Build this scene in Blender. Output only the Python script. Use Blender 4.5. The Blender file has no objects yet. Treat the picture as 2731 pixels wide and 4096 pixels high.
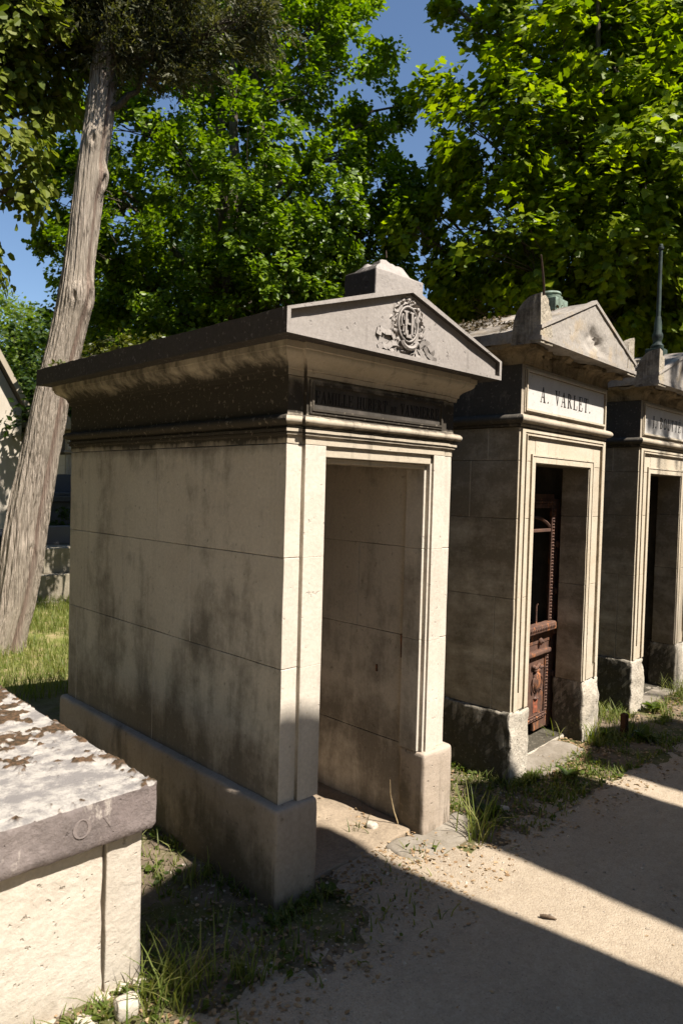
import bpy, math, random
import numpy as np
from mathutils import Matrix, Vector
R_ = math.radians
sc = bpy.context.scene
# ------------------------------------------------------------------ camera
cam_d = bpy.data.cameras.new('camera'); cam = bpy.data.objects.new('camera', cam_d); sc.collection.objects.link(cam)
yaw, pitch, roll = 0.7779, -0.0328, 0.0262
f_ = np.array([math.sin(yaw)*math.cos(pitch), math.cos(yaw)*math.cos(pitch), math.sin(pitch)])
r0 = np.array([math.cos(yaw), -math.sin(yaw), 0.0]); u0 = np.cross(r0, f_)
r_ = r0*math.cos(roll)+u0*math.sin(roll); u_ = -r0*math.sin(roll)+u0*math.cos(roll)
cam.matrix_world = Matrix(((r_[0], u_[0], -f_[0], -1.712), (r_[1], u_[1], -f_[1], -2.038), (r_[2], u_[2], -f_[2], 1.6), (0, 0, 0, 1)))
cam_d.sensor_fit = 'VERTICAL'; cam_d.sensor_height = 36; cam_d.lens = 24.857
cam_d.clip_start = 0.05; cam_d.clip_end = 2000
cam_d.dof.use_dof = True; cam_d.dof.focus_distance = 3.9; cam_d.dof.aperture_fstop = 4.5
sc.camera = cam
# ------------------------------------------------------------------ light
SUN_EL, SUN_SLOPE = R_(56.3), -0.13          # horizontal travel of the light: (slope, 1)
sun_dir = Vector((SUN_SLOPE*math.cos(SUN_EL), math.cos(SUN_EL), -math.sin(SUN_EL))).normalized()
w = bpy.data.worlds.new('World'); sc.world = w; w.use_nodes = True
wn = w.node_tree; bg = wn.nodes['Background']; sky = wn.nodes.new('ShaderNodeTexSky')
sky.sky_type = 'NISHITA'; sky.sun_disc = False; sky.sun_elevation = SUN_EL
sky.sun_rotation = math.atan2(-sun_dir.x, -sun_dir.y)
sky.air_density = 1.0; sky.dust_density = 0.15; sky.ozone_density = 3.2
wn.links.new(sky.outputs[0], bg.inputs[0]); bg.inputs[1].default_value = 0.074
sd = bpy.data.lights.new('sun', 'SUN'); sd.energy = 5.0; sd.angle = R_(0.55); sd.color = (1.0, 0.945, 0.87)
so = bpy.data.objects.new('sun', sd); sc.collection.objects.link(so)
so.rotation_euler = sun_dir.to_track_quat('-Z', 'Y').to_euler()
sc.view_settings.view_transform = 'Standard'; sc.view_settings.look = 'None'
sc.view_settings.exposure = 1.0; sc.view_settings.gamma = 1
sc.cycles.max_bounces = 6; sc.cycles.transparent_max_bounces = 6
# ------------------------------------------------------------------ numpy noise
def _hash(ix, iy, iz, seed):
    h = (ix*374761393 + iy*668265263 + iz*2147483647 + seed*974634777) & 0xffffffff
    h = ((h ^ (h >> 13))*1274126177) & 0xffffffff
    return ((h ^ (h >> 16)) & 0xffff)/65535.0
def vnoise(P, scale=1.0, seed=0):
    P = np.asarray(P, float)*scale; i = np.floor(P).astype(np.int64); f = P-i; f = f*f*(3-2*f); out = 0
    for dx in (0, 1):
        for dy in (0, 1):
            for dz in (0, 1):
                wgt = (f[:, 0] if dx else 1-f[:, 0])*(f[:, 1] if dy else 1-f[:, 1])*(f[:, 2] if dz else 1-f[:, 2])
                out = out+wgt*_hash(i[:, 0]+dx, i[:, 1]+dy, i[:, 2]+dz, seed)
    return out*2-1
def fbm(P, scale=1.0, seed=0, octv=4):
    s = 0; a = 1; t = 0
    for k in range(octv):
        s = s+a*vnoise(P, scale*2**k, seed+k*17); t += a; a *= .5
    return s/t
# ------------------------------------------------------------------ object helpers
def link(o, parent=None):
    sc.collection.objects.link(o)
    if parent: o.parent = parent
    return o
def tag(o, label=None, cat=None, group=None, kind=None):
    if label: o['label'] = label
    if cat: o['category'] = cat
    if group: o['group'] = group
    if kind: o['kind'] = kind
    return o
def empty(name, loc=(0, 0, 0), rz=0, **k):
    o = bpy.data.objects.new(name, None); o.empty_display_size = .1; link(o); o.location = loc; o.rotation_euler = (0, 0, rz)
    return tag(o, **k)
def mesh_obj(name, V, F, mat, parent=None, smooth=None, mats=None, midx=None):
    me = bpy.data.meshes.new(name); me.from_pydata([tuple(map(float, v)) for v in V], [], [tuple(map(int, f)) for f in F]); me.update()
    me.materials.append(mat)
    if smooth is not None:
        me.polygons.foreach_set('use_smooth', [True]*len(me.polygons)); me.set_sharp_from_angle(angle=R_(smooth))
    o = bpy.data.objects.new(name, me)
    if smooth is not None: m_ = o.modifiers.new('weighted_normals', 'WEIGHTED_NORMAL'); m_.keep_sharp = True
    return link(o, parent)
def fast_obj(name, V, loops, starts, mat, parent=None, smooth=False):
    me = bpy.data.meshes.new(name); V = np.asarray(V, np.float32)
    me.vertices.add(len(V)); me.vertices.foreach_set('co', V.ravel())
    me.loops.add(len(loops)); me.loops.foreach_set('vertex_index', np.asarray(loops, np.int32))
    me.polygons.add(len(starts)); me.polygons.foreach_set('loop_start', np.asarray(starts, np.int32))
    me.polygons.foreach_set('use_smooth', np.full(len(starts), smooth)); me.update(calc_edges=True); me.validate()
    me.materials.append(mat); o = bpy.data.objects.new(name, me); return link(o, parent)
class MB:
    def __init__(s): s.V = []; s.F = []; s.n = 0
    def add(s, V, F):
        V = np.asarray(V, float); s.V.append(V); s.F += [tuple(int(i)+s.n for i in f) for f in F]; s.n += len(V); return s
    def build(s, name, mat, parent=None, smooth=None):
        return mesh_obj(name, np.concatenate(s.V), s.F, mat, parent, smooth)
def _lines(L, r, res):
    n = max(1, int(round((L-2*r)/res))); mid = np.linspace(r, L-r, n+1)
    return np.concatenate([[0, r*.35], mid, [L-r*.35, L]]) if r > 0 else np.linspace(0, L, max(2, int(round(L/res))+1))
def rbox(p0, p1, r=.004, res=.08, amp=0.0, sc_=14., seed=0, lowfade=False):
    """box with rounded worn edges and a slightly uneven surface"""
    p0 = np.array(p0, float); p1 = np.array(p1, float); L = p1-p0; r = min(r, .45*L.min())
    g = [_lines(L[k], r, res) for k in range(3)]; V = []; F = []; idx = {}
    def vid(i, j, k):
        key = (i, j, k)
        if key not in idx: idx[key] = len(V); V.append((g[0][i], g[1][j], g[2][k]))
        return idx[key]
    n = [len(a)-1 for a in g]
    for a in range(3):
        b, c = (a+1) % 3, (a+2) % 3
        for side in (0, n[a]):
            for i in range(n[b]):
                for j in range(n[c]):
                    q = []
                    for (di, dj) in ((0, 0), (1, 0), (1, 1), (0, 1)):
                        t = [0, 0, 0]; t[a] = side; t[b] = i+di; t[c] = j+dj; q.append(vid(*t))
                    F.append(q if side else q[::-1])
    V = np.array(V)
    if r > 0:
        inner = np.clip(V, r, L-r); d = V-inner; ln = np.linalg.norm(d, axis=1); m = ln > 1e-9
        V[m] = inner[m]+d[m]/ln[m][:, None]*np.minimum(ln[m], r)[:, None]
    V = V+p0
    if amp:
        N = np.stack([fbm(V, sc_, seed+k*5, 3) for k in range(3)], 1); V = V+N*amp
    return V, F
def prism(poly, y0, y1):
    """poly: (x,z) points counter-clockwise seen from -y; extruded y0 (front) to y1"""
    n = len(poly); V = [(x, y0, z) for x, z in poly]+[(x, y1, z) for x, z in poly]
    F = [tuple(range(n)), tuple(range(2*n-1, n-1, -1))]+[(i, i+n, (i+1) % n+n, (i+1) % n) for i in range(n)]
    return V, F
def tube(P, rad, n=8, cap=True):
    P = np.asarray(P, float); m = len(P); T = np.gradient(P, axis=0); T /= np.linalg.norm(T, axis=1)[:, None]+1e-9
    up = np.array([0, 0, 1.]) if abs(T[0][2]) < .9 else np.array([1., 0, 0]); V = []
    a = np.cross(T[0], up); a /= np.linalg.norm(a)
    for i in range(m):
        a = a-T[i]*(a@T[i]); a /= np.linalg.norm(a)+1e-9; b = np.cross(T[i], a)
        for k in range(n):
            t = 2*math.pi*k/n; V.append(P[i]+(a*math.cos(t)+b*math.sin(t))*rad[i])
    F = [(i*n+k, i*n+(k+1) % n, (i+1)*n+(k+1) % n, (i+1)*n+k) for i in range(m-1) for k in range(n)]
    if cap: F += [tuple(range(n-1, -1, -1)), tuple((m-1)*n+k for k in range(n))]
    return V, F
def lathe(prof, cx, cy, n=16):
    V = []; m = len(prof)
    for r, z in prof:
        for k in range(n): t = 2*math.pi*k/n; V.append((cx+r*math.cos(t), cy+r*math.sin(t), z))
    F = [(i*n+k, i*n+(k+1) % n, (i+1)*n+(k+1) % n, (i+1)*n+k) for i in range(m-1) for k in range(n)]
    F += [tuple(range(n-1, -1, -1)), tuple((m-1)*n+k for k in range(n))]
    return V, F
def moulding(x0, x1, y0, y1, prof, res=.05, amp=.0015, seed=0, dmg=None):
    """solid with a rectangular plan whose outline steps out by prof = [(outset, z)...] going up"""
    nx = max(2, int((x1-x0)/res)); ny = max(2, int((y1-y0)/res)); V = []; ring = []
    for k in range(nx): ring.append((x0+(x1-x0)*k/nx, y0, 0, -1, k == 0))
    for k in range(ny): ring.append((x1, y0+(y1-y0)*k/ny, 1, 0, k == 0))
    for k in range(nx): ring.append((x1-(x1-x0)*k/nx, y1, 0, 1, k == 0))
    for k in range(ny): ring.append((x0, y1-(y1-y0)*k/ny, -1, 0, k == 0))
    n = len(ring); cx = (x0+x1)/2; cy = (y0+y1)/2
    for o, z in prof:
        for (x, y, ax, ay, c) in ring:
            sx = (x-cx)/((x1-x0)/2); sy = (y-cy)/((y1-y0)/2); V.append((x+o*sx, y+o*sy, z))
    V = np.array(V); m = len(prof)
    if amp: V = V+np.stack([fbm(V, 22, seed+k*3, 3) for k in range(3)], 1)*amp
    if dmg is not None: V = dmg(V, np.repeat(np.array([p[0] for p in prof]), n))
    F = [(i*n+k, i*n+(k+1) % n, (i+1)*n+(k+1) % n, (i+1)*n+k) for i in range(m-1) for k in range(n)]
    F += [tuple(range(n-1, -1, -1)), tuple((m-1)*n+k for k in range(n))]
    return V, F
def halfround(z0, z1, o0, o1, n=6):
    r = (z1-z0)/2; return [(o0+(o1-o0)*math.sin(math.pi*(k/n)), z0+r-r*math.cos(math.pi*k/n)) for k in range(n+1)]
def cyma(z0, z1, o0, o1, n=8):
    return [(o0+(o1-o0)*(t-.16*math.sin(2*math.pi*t)), z0+(z1-z0)*t) for t in [k/n for k in range(n+1)]]
def cavetto(z0, z1, o0, o1, n=7):
    return [(o0+(o1-o0)*(1-math.cos(math.pi/2*t)), z0+(z1-z0)*math.sin(math.pi/2*t)) for t in [k/n for k in range(n+1)]]
# ------------------------------------------------------------------ materials
def newmat(name, rough=.9, spec=.2):
    m = bpy.data.materials.new(name); m.use_nodes = True; nt = m.node_tree; b = nt.nodes['Principled BSDF']
    b.inputs['Roughness'].default_value = rough; b.inputs['Specular IOR Level'].default_value = spec
    return m, nt, b
def N(nt, t, **k):
    n = nt.nodes.new(t)
    for a, v in k.items(): setattr(n, a, v)
    return n
def noise(nt, co, scale, detail=5, rough=.6, vec=None, dist=0):
    n = N(nt, 'ShaderNodeTexNoise'); n.inputs['Scale'].default_value = scale; n.inputs['Detail'].default_value = detail
    n.inputs['Roughness'].default_value = rough; n.inputs['Distortion'].default_value = dist
    if vec:
        mp = N(nt, 'ShaderNodeMapping'); mp.inputs['Scale'].default_value = vec; nt.links.new(co, mp.inputs[0]); co = mp.outputs[0]
    nt.links.new(co, n.inputs['Vector']); return n.outputs['Fac']
def ramp(nt, fac, stops, col=False):
    n = N(nt, 'ShaderNodeValToRGB'); e = n.color_ramp.elements
    while len(e) < len(stops): e.new(.5)
    for el, (p, v) in zip(e, sorted(stops)): el.position = p; el.color = (v if isinstance(v, tuple) else (v, v, v))+(1,)
    nt.links.new(fac, n.inputs[0]); return n.outputs[0]
def math_(nt, op, a, b=None, c=None, clamp=False):
    n = N(nt, 'ShaderNodeMath', operation=op, use_clamp=clamp)
    for i, v in enumerate((a, b, c)):
        if v is None: continue
        if isinstance(v, (int, float)): n.inputs[i].default_value = v
        else: nt.links.new(v, n.inputs[i])
    return n.outputs[0]
def mix(nt, fac, a, b, mode='MIX'):
    n = N(nt, 'ShaderNodeMixRGB', blend_type=mode)
    for i, v in enumerate((fac, a, b)):
        if isinstance(v, (int, float)): n.inputs[i].default_value = v
        elif isinstance(v, tuple): n.inputs[i].default_value = v+(1,)
        else: nt.links.new(v, n.inputs[i])
    return n.outputs[0]
def bump(nt, b, h, dist=.004, strength=1):
    n = N(nt, 'ShaderNodeBump'); n.inputs['Distance'].default_value = dist; n.inputs['Strength'].default_value = strength
    nt.links.new(h, n.inputs['Height']); nt.links.new(n.outputs[0], b.inputs['Normal'])
def stone(name, base, alt, dirt, zone=None, side=0.0, grime=.5, cover=.5, speck=.25, bumpd=.002, island=.10, streak=(5, 5, .8), gscale=1.0, pale=None, palecov=.62, ochre=None, drip=.35):
    """weathered limestone: tone drift, soot and lichen stains with edges of their own, pores"""
    m, nt, b = newmat(name, .92, .12); tc = N(nt, 'ShaderNodeTexCoord'); co = tc.outputs['Object']; ge = N(nt, 'ShaderNodeNewGeometry')
    c = mix(nt, ramp(nt, noise(nt, co, 2.3, 6), [(.35, 0.), (.65, 1.)]), base, alt)
    if island:
        v = math_(nt, 'MULTIPLY_ADD', ge.outputs['Random Per Island'], 2*island, 1-island); c = mix(nt, 1.0, c, v, 'MULTIPLY')
    if ochre: c = mix(nt, ramp(nt, noise(nt, co, 4.5, 6, .65), [(.52, 0.), (.66, .8)]), c, ochre)
    g = noise(nt, co, 1.6*gscale, 8, .68, streak, .3); g2 = noise(nt, co, 3.1*gscale, 7, .7)
    s = math_(nt, 'MULTIPLY_ADD', g2, .55, math_(nt, 'MULTIPLY', g, .45))
    sx = N(nt, 'ShaderNodeSeparateXYZ'); nt.links.new(co, sx.inputs[0])
    if zone:
        z = math_(nt, 'DIVIDE', sx.outputs[2], 3.0); zr = ramp(nt, z, [(a/3.0, v) for a, v in zone]); s = math_(nt, 'ADD', s, math_(nt, 'SUBTRACT', zr, .5))
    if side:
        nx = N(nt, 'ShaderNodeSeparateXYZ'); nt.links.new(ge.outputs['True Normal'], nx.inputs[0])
        fr = math_(nt, 'MULTIPLY', nx.outputs[1], -1., clamp=True); s = math_(nt, 'SUBTRACT', s, math_(nt, 'MULTIPLY', fr, side))  # spares front faces, so shaded sides carry painted-in darkness besides real stains
    th = 1-cover
    k = ramp(nt, s, [(max(0, th-.07), 0.), (min(1, th+.09), 1.)])
    c = mix(nt, math_(nt, 'MULTIPLY', k, grime), c, dirt)
    soft = ramp(nt, s, [(max(0, th-.22), 0.), (min(1, th+.25), 1.)]); c = mix(nt, math_(nt, 'MULTIPLY', soft, grime*.45), c, dirt)
    dr = ramp(nt, noise(nt, co, 1.0, 5, .6, (19, 19, .55), .25), [(.55, 0.), (.68, 1.)]); lw = ramp(nt, noise(nt, co, 1.3, 3, .5), [(.42, 0.), (.62, 1.)]); c = mix(nt, math_(nt, 'MULTIPLY', math_(nt, 'MULTIPLY', dr, lw), grime*drip), c, dirt)
    li = ramp(nt, noise(nt, co, 48, 4, .6), [(.60, 0.), (.66, 1.)]); c = mix(nt, math_(nt, 'MULTIPLY', math_(nt, 'MULTIPLY', li, soft), .32), c, alt)
    if pale:
        pk = ramp(nt, noise(nt, co, 3.4, 7, .72, (1.5, 1.5, .6)), [(palecov, 0.), (palecov+.05, 1.)]); c = mix(nt, math_(nt, 'MULTIPLY', pk, .75), c, pale)
    sp = noise(nt, co, 70, 4, .7); c = mix(nt, speck, c, ramp(nt, sp, [(.3, .25), (.7, 1.)]), 'MULTIPLY')
    po = ramp(nt, noise(nt, co, 34, 3, .5), [(.27, 1.), (.33, 0.)]); c = mix(nt, math_(nt, 'MULTIPLY', po, .35), c, dirt)
    nt.links.new(c, b.inputs['Base Color'])
    h = math_(nt, 'ADD', math_(nt, 'MULTIPLY', noise(nt, co, 45, 6, .7), .6), math_(nt, 'MULTIPLY_ADD', noise(nt, co, 9, 5, .6), 1.4, math_(nt, 'MULTIPLY', po, -.6)))
    bump(nt, b, h, bumpd); return m
def leafmat(name, lo, hi, trans=.45, gloss=.35):
    m, nt, b = newmat(name, .45, gloss); ge = N(nt, 'ShaderNodeNewGeometry'); c = mix(nt, ge.outputs['Random Per Island'], lo, hi)
    nt.links.new(c, b.inputs['Base Color']); tr = N(nt, 'ShaderNodeBsdfTranslucent')
    tc = mix(nt, 1.0, c, (1.5, 1.6, .35), 'MULTIPLY'); nt.links.new(tc, tr.inputs[0]); mx = N(nt, 'ShaderNodeMixShader'); mx.inputs[0].default_value = trans
    nt.links.new(b.outputs[0], mx.inputs[1]); nt.links.new(tr.outputs[0], mx.inputs[2]); nt.links.new(mx.outputs[0], nt.nodes['Material Output'].inputs[0]); return m
def simple(name, col, col2=None, scale=8, rough=.85, spec=.2, bumpd=.002, vec=None, metal=0):
    m, nt, b = newmat(name, rough, spec); co = N(nt, 'ShaderNodeTexCoord').outputs['Object']
    c = mix(nt, ramp(nt, noise(nt, co, scale, 6, .65, vec), [(.38, 0.), (.62, 1.)]), col, col2 or tuple(v*.7 for v in col))
    nt.links.new(c, b.inputs['Base Color']); b.inputs['Metallic'].default_value = metal
    bump(nt, b, noise(nt, co, scale*4, 5, .7, vec), bumpd); return m

CREAM = (.66, .585, .485); CREAM2 = (.58, .475, .35); SOOT = (.055, .047, .038); GREYST = (.30, .265, .235)
M = {}
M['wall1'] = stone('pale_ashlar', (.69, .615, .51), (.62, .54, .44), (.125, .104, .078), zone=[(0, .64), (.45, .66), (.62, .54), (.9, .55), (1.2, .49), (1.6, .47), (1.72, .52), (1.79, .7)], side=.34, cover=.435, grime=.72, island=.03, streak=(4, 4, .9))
M['plinth1'] = stone('plinth_stone', (.50, .41, .33), (.42, .34, .26), (.10, .082, .055), zone=[(0, .72), (.18, .56), (.38, .40)], side=.20, cover=.46, grime=.8, island=0, bumpd=.004)
M['entab1'] = stone('soot_and_shade_cornice_stone', (.54, .46, .35), (.58, .49, .37), (.045, .038, .030), zone=[(1.74, .40), (1.78, .5), (1.80, .70), (1.874, .70), (1.886, .97), (2.00, .90), (2.045, .60), (2.08, .47), (2.13, .44)], side=.34, cover=.53, grime=.93, island=0, streak=(7, 7, .5), speck=.2)  # soot; the darkest band, at the frieze, also paints in the overhang's shade
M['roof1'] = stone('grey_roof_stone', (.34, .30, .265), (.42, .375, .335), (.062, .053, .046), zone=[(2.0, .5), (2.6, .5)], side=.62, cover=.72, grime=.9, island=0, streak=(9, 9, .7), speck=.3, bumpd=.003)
M['wall2'] = stone('yellowish_ashlar', (.66, .57, .44), (.58, .48, .345), (.135, .102, .060), zone=[(0, .66), (.5, .60), (1.0, .52), (1.4, .60), (1.9, .62)], side=.36, cover=.50, grime=.74, island=.05, streak=(.8, .8, 2.6), gscale=.9)  # grime on side faces painted heavier to deepen the shade between tombs
M['plinth2'] = stone('mossy_plinth_stone', (.64, .57, .47), (.52, .45, .35), (.05, .044, .030), zone=[(0, .6), (.4, .5)], side=.36, cover=.58, grime=.88, island=0, bumpd=.012, speck=.4)
M['roof2'] = stone('lichen_roof_stone', (.38, .335, .285), (.47, .42, .36), (.085, .068, .05), side=.20, cover=.50, grime=.8, island=0, bumpd=.006, speck=.35, streak=(3, 3, 1.0), ochre=(.50, .38, .24))
M['ear'] = stone('crumbling_ochre_stone', (.44, .38, .30), (.52, .45, .34), (.10, .08, .06), side=.22, cover=.48, grime=.85, island=0, bumpd=.014, speck=.5, ochre=(.60, .47, .30), gscale=2)
M['corn2'] = stone('crumbling_cornice_stone', (.46, .36, .22), (.36, .27, .16), (.04, .032, .024), cover=.47, grime=.9, island=0, bumpd=.012, gscale=1.6)
M['frieze2'] = stone('dark_frieze_stone', (.50, .42, .32), (.42, .35, .26), (.05, .045, .038), side=.42, cover=.66, grime=.9, island=0)
M['panel'] = stone('white_name_panel', (.66, .62, .57), (.60, .56, .51), (.30, .27, .24), cover=.36, grime=.6, island=0, speck=.1)
M['panel1'] = stone('blackened_name_panel', (.14, .12, .10), (.10, .088, .074), (.04, .036, .03), cover=.5, grime=.6, island=0, speck=.2)
M['lidside'] = stone('lid_stone', (.23, .185, .17), (.28, .235, .215), (.12, .10, .092), cover=.46, grime=.6, island=0, bumpd=.008, pale=(.58, .51, .44), palecov=.60, speck=.3)
M['tombbody'] = stone('rough_cream_stone', (.62, .55, .46), (.55, .475, .38), (.28, .22, .15), zone=[(0, .6), (.15, .5), (.5, .42)], cover=.42, grime=.55, island=.05, bumpd=.006, streak=(2, 2, 2))
M['interior'] = stone('interior_stone', (.42, .35, .26), (.35, .285, .205), (.08, .066, .05), zone=[(0, .62), (.5, .5), (1.2, .45), (1.7, .55)], cover=.5, grime=.7, island=.06, streak=(2, 2, 1.2))
M['bgstone'] = stone('old_grey_block', (.36, .31, .23), (.42, .37, .29), (.15, .125, .08), cover=.48, grime=.7, island=.05, bumpd=.005)
M['bgcream'] = stone('chapel_stone', (.62, .55, .45), (.56, .49, .39), (.18, .15, .12), cover=.34, grime=.6, island=.05)
M['letters'] = simple('black_lettering', (.035, .03, .026), (.06, .052, .045), 30, .7)
M['letters1'] = simple('worn_black_lettering', (.018, .016, .014), (.03, .026, .022), 30, .8)
M['carved'] = simple('carved_groove', (.20, .165, .15), (.25, .205, .185), 30)
M['bronze'] = simple('verdigris_bronze', (.24, .31, .245), (.11, .135, .10), 16, .7, .3, .002)
M['darkbronze'] = simple('dark_bronze', (.045, .07, .055), (.018, .024, .02), 10, .65, .35, .002)
M['iron'] = simple('dark_iron', (.05, .035, .028), (.09, .05, .032), 40, .8, .3, .001)
M['stick'] = simple('dry_twig', (.10, .07, .045), (.17, .12, .08), 60)
M['straw'] = simple('dry_stalk', (.42, .32, .18), (.30, .22, .12), 60)
M['post'] = simple('rotten_post', (.075, .035, .02), (.045, .024, .015), 30, .9, .1, .003, (1, 1, .2))
M['pebble'] = stone('pebble_stone', (.50, .43, .34), (.36, .30, .23), (.20, .16, .12), cover=.4, grime=.5, island=.35, bumpd=.002)
M['pebble2'] = stone('grey_cement', (.36, .32, .265), (.29, .25, .20), (.16, .13, .09), cover=.5, grime=.6, island=0, bumpd=.006)
M['shadewall'] = stone('shade_dark_inner_stone', (.17, .14, .105), (.11, .09, .065), (.04, .034, .026), cover=.5, grime=.8, island=0)  # dark stone colour standing in for the shade of the interior
M['floor1'] = stone('dusty_floor', (.42, .33, .235), (.34, .265, .185), (.18, .14, .10), cover=.45, grime=.6, island=0, bumpd=.008, speck=.4)
M['blue'] = simple('blue_grey_granite', (.085, .095, .125), (.06, .068, .09), 60, .4, .5, .0005)
M['greygran'] = simple('speckled_granite', (.16, .15, .15), (.09, .085, .085), 140, .6, .4, .0008)
M['slate'] = simple('dark_slab', (.055, .055, .058), (.09, .088, .085), 12, .6, .4)
def rustmat():
    m, nt, b = newmat('rusted_iron', .75, .3); co = N(nt, 'ShaderNodeTexCoord').outputs['Object']
    c = mix(nt, ramp(nt, noise(nt, co, 9, 7, .7), [(.38, 0.), (.62, 1.)]), (.145, .078, .052), (.075, .042, .032))
    c = mix(nt, ramp(nt, noise(nt, co, 14, 7, .75, (2, 2, .6)), [(.54, 0.), (.66, 1.)]), c, (.42, .16, .06))
    c = mix(nt, ramp(nt, noise(nt, co, 21, 5, .7), [(.66, 0.), (.70, .8)]), c, (.28, .22, .19))
    nt.links.new(c, b.inputs['Base Color']); bump(nt, b, noise(nt, co, 90, 6, .75), .0022); return m
M['rust'] = rustmat()
M['redpaint'] = simple('flaking_red_paint', (.34, .095, .05), (.20, .085, .05), 40)
def barkmat(name, a, b_, c_, vs=(22, 22, 1.3), sc_=3.0, bd=.02):
    m, nt, b = newmat(name, .9, .12); co = N(nt, 'ShaderNodeTexCoord').outputs['Object']
    n1 = noise(nt, co, sc_, 7, .62, vs, .4); c = mix(nt, ramp(nt, n1, [(.36, 0.), (.58, 1.)]), c_, a)
    c = mix(nt, ramp(nt, noise(nt, co, 2.2, 5, .6, (1, 1, .5)), [(.42, 0.), (.62, .85)]), c, b_, 'MIX')
    at = N(nt, 'ShaderNodeAttribute', attribute_name='bare'); c = mix(nt, math_(nt, 'MULTIPLY', at.outputs['Fac'], .85), c, (.21, .135, .10))  # reddish-brown strip colour with the groove's shadow painted in
    c = mix(nt, .35, c, ramp(nt, noise(nt, co, 8, 6, .7, vs), [(.35, .3), (.6, 1.)]), 'MULTIPLY')
    nt.links.new(c, b.inputs['Base Color']); bump(nt, b, n1, bd); return m
M['bark'] = barkmat('fibrous_grey_bark', (.60, .50, .40), (.46, .385, .30), (.085, .066, .046), (26, 26, .8), 3.0, .03)
M['twig'] = barkmat('dark_branch_bark', (.15, .125, .09), (.11, .09, .065), (.04, .033, .024))
# ground materials
def groundmat():
    m, nt, b = newmat('dry_soil_and_moss', .95, .1); co = N(nt, 'ShaderNodeTexCoord').outputs['Object']
    c = mix(nt, ramp(nt, noise(nt, co, 7, 8, .7), [(.4, 0.), (.6, 1.)]), (.21, .16, .11), (.12, .092, .062))
    moss = ramp(nt, noise(nt, co, 3.2, 7, .7), [(.47, 0.), (.58, 1.)]); c = mix(nt, math_(nt, 'MULTIPLY', moss, .75), c, (.085, .095, .022))
    c = mix(nt, ramp(nt, noise(nt, co, 60, 4, .6), [(.6, 0.), (.68, .7)]), c, (.36, .29, .21))
    sx = N(nt, 'ShaderNodeSeparateXYZ'); nt.links.new(co, sx.inputs[0])
    far = math_(nt, 'MULTIPLY_ADD', sx.outputs[1], .5, -1.2, clamp=True)
    gr = mix(nt, ramp(nt, noise(nt, co, 5, 7, .7), [(.45, 0.), (.62, 1.)]), (.16, .17, .045), (.30, .235, .12))
    c = mix(nt, far, c, gr); nt.links.new(c, b.inputs['Base Color']); bump(nt, b, noise(nt, co, 70, 7, .7), .008); return m
def pathmat():
    m, nt, b = newmat('fine_gravel_path', .95, .1); co = N(nt, 'ShaderNodeTexCoord').outputs['Object']
    c = mix(nt, ramp(nt, noise(nt, co, 1.7, 7, .6), [(.35, 0.), (.65, 1.)]), (.425, .345, .250), (.350, .282, .203))
    c = mix(nt, ramp(nt, noise(nt, co, .9, 5, .65, (1, 2.2, 1)), [(.50, 0.), (.68, .55)]), c, (.27, .215, .155)); c = mix(nt, ramp(nt, noise(nt, co, 22, 5, .7), [(.45, 0.), (.75, .5)]), c, (.24, .185, .13))
    v = N(nt, 'ShaderNodeTexVoronoi'); v.inputs['Scale'].default_value = 150; nt.links.new(co, v.inputs['Vector'])
    hs = N(nt, 'ShaderNodeSeparateColor'); nt.links.new(v.outputs['Color'], hs.inputs[0])
    c = mix(nt, .15, c, ramp(nt, hs.outputs[0], [(0., (.12, .09, .065)), (.5, (.36, .29, .215)), (.9, (.50, .42, .33)), (1., (.62, .55, .46))]))
    c = mix(nt, ramp(nt, noise(nt, co, 130, 3, .6), [(.62, 0.), (.7, .8)]), c, (.16, .10, .07))
    nt.links.new(c, b.inputs['Base Color'])
    h = math_(nt, 'SUBTRACT', math_(nt, 'MULTIPLY', noise(nt, co, 120, 5, .7), 1.6), v.outputs['Distance']); bump(nt, b, h, .0022); return m
M['soil'] = groundmat(); M['path'] = pathmat()
M['horn'] = leafmat('hornbeam_leaf', (.052, .105, .003), (.20, .28, .006), .42, .45)
M['maple'] = leafmat('maple_leaf', (.085, .14, .004), (.27, .32, .007), .50, .30)
M['chest'] = leafmat('chestnut_leaf', (.09, .125, .015), (.22, .235, .04), .38, .12)
M['locust'] = leafmat('distant_light_leaf', (.10, .15, .03), (.17, .22, .05), .45, .2)
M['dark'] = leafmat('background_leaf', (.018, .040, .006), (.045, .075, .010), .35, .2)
M['ivy'] = leafmat('yellow_green_shrub_leaf', (.07, .085, .012), (.13, .13, .02), .35, .5)
M['cyp'] = leafmat('scale_leaf_spray', (.045, .055, .025), (.14, .13, .07), .25, .1)
M['grass'] = leafmat('grass_blade', (.09, .14, .02), (.26, .25, .09), .45, .2)
M['weed'] = leafmat('weed_leaf', (.045, .080, .012), (.10, .13, .02), .4, .2)
M['weedg'] = leafmat('weed_blade', (.08, .12, .02), (.24, .24, .09), .4, .15)
M['litter'] = leafmat('dry_leaf_litter', (.20, .12, .06), (.42, .30, .18), .1, .1)

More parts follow.
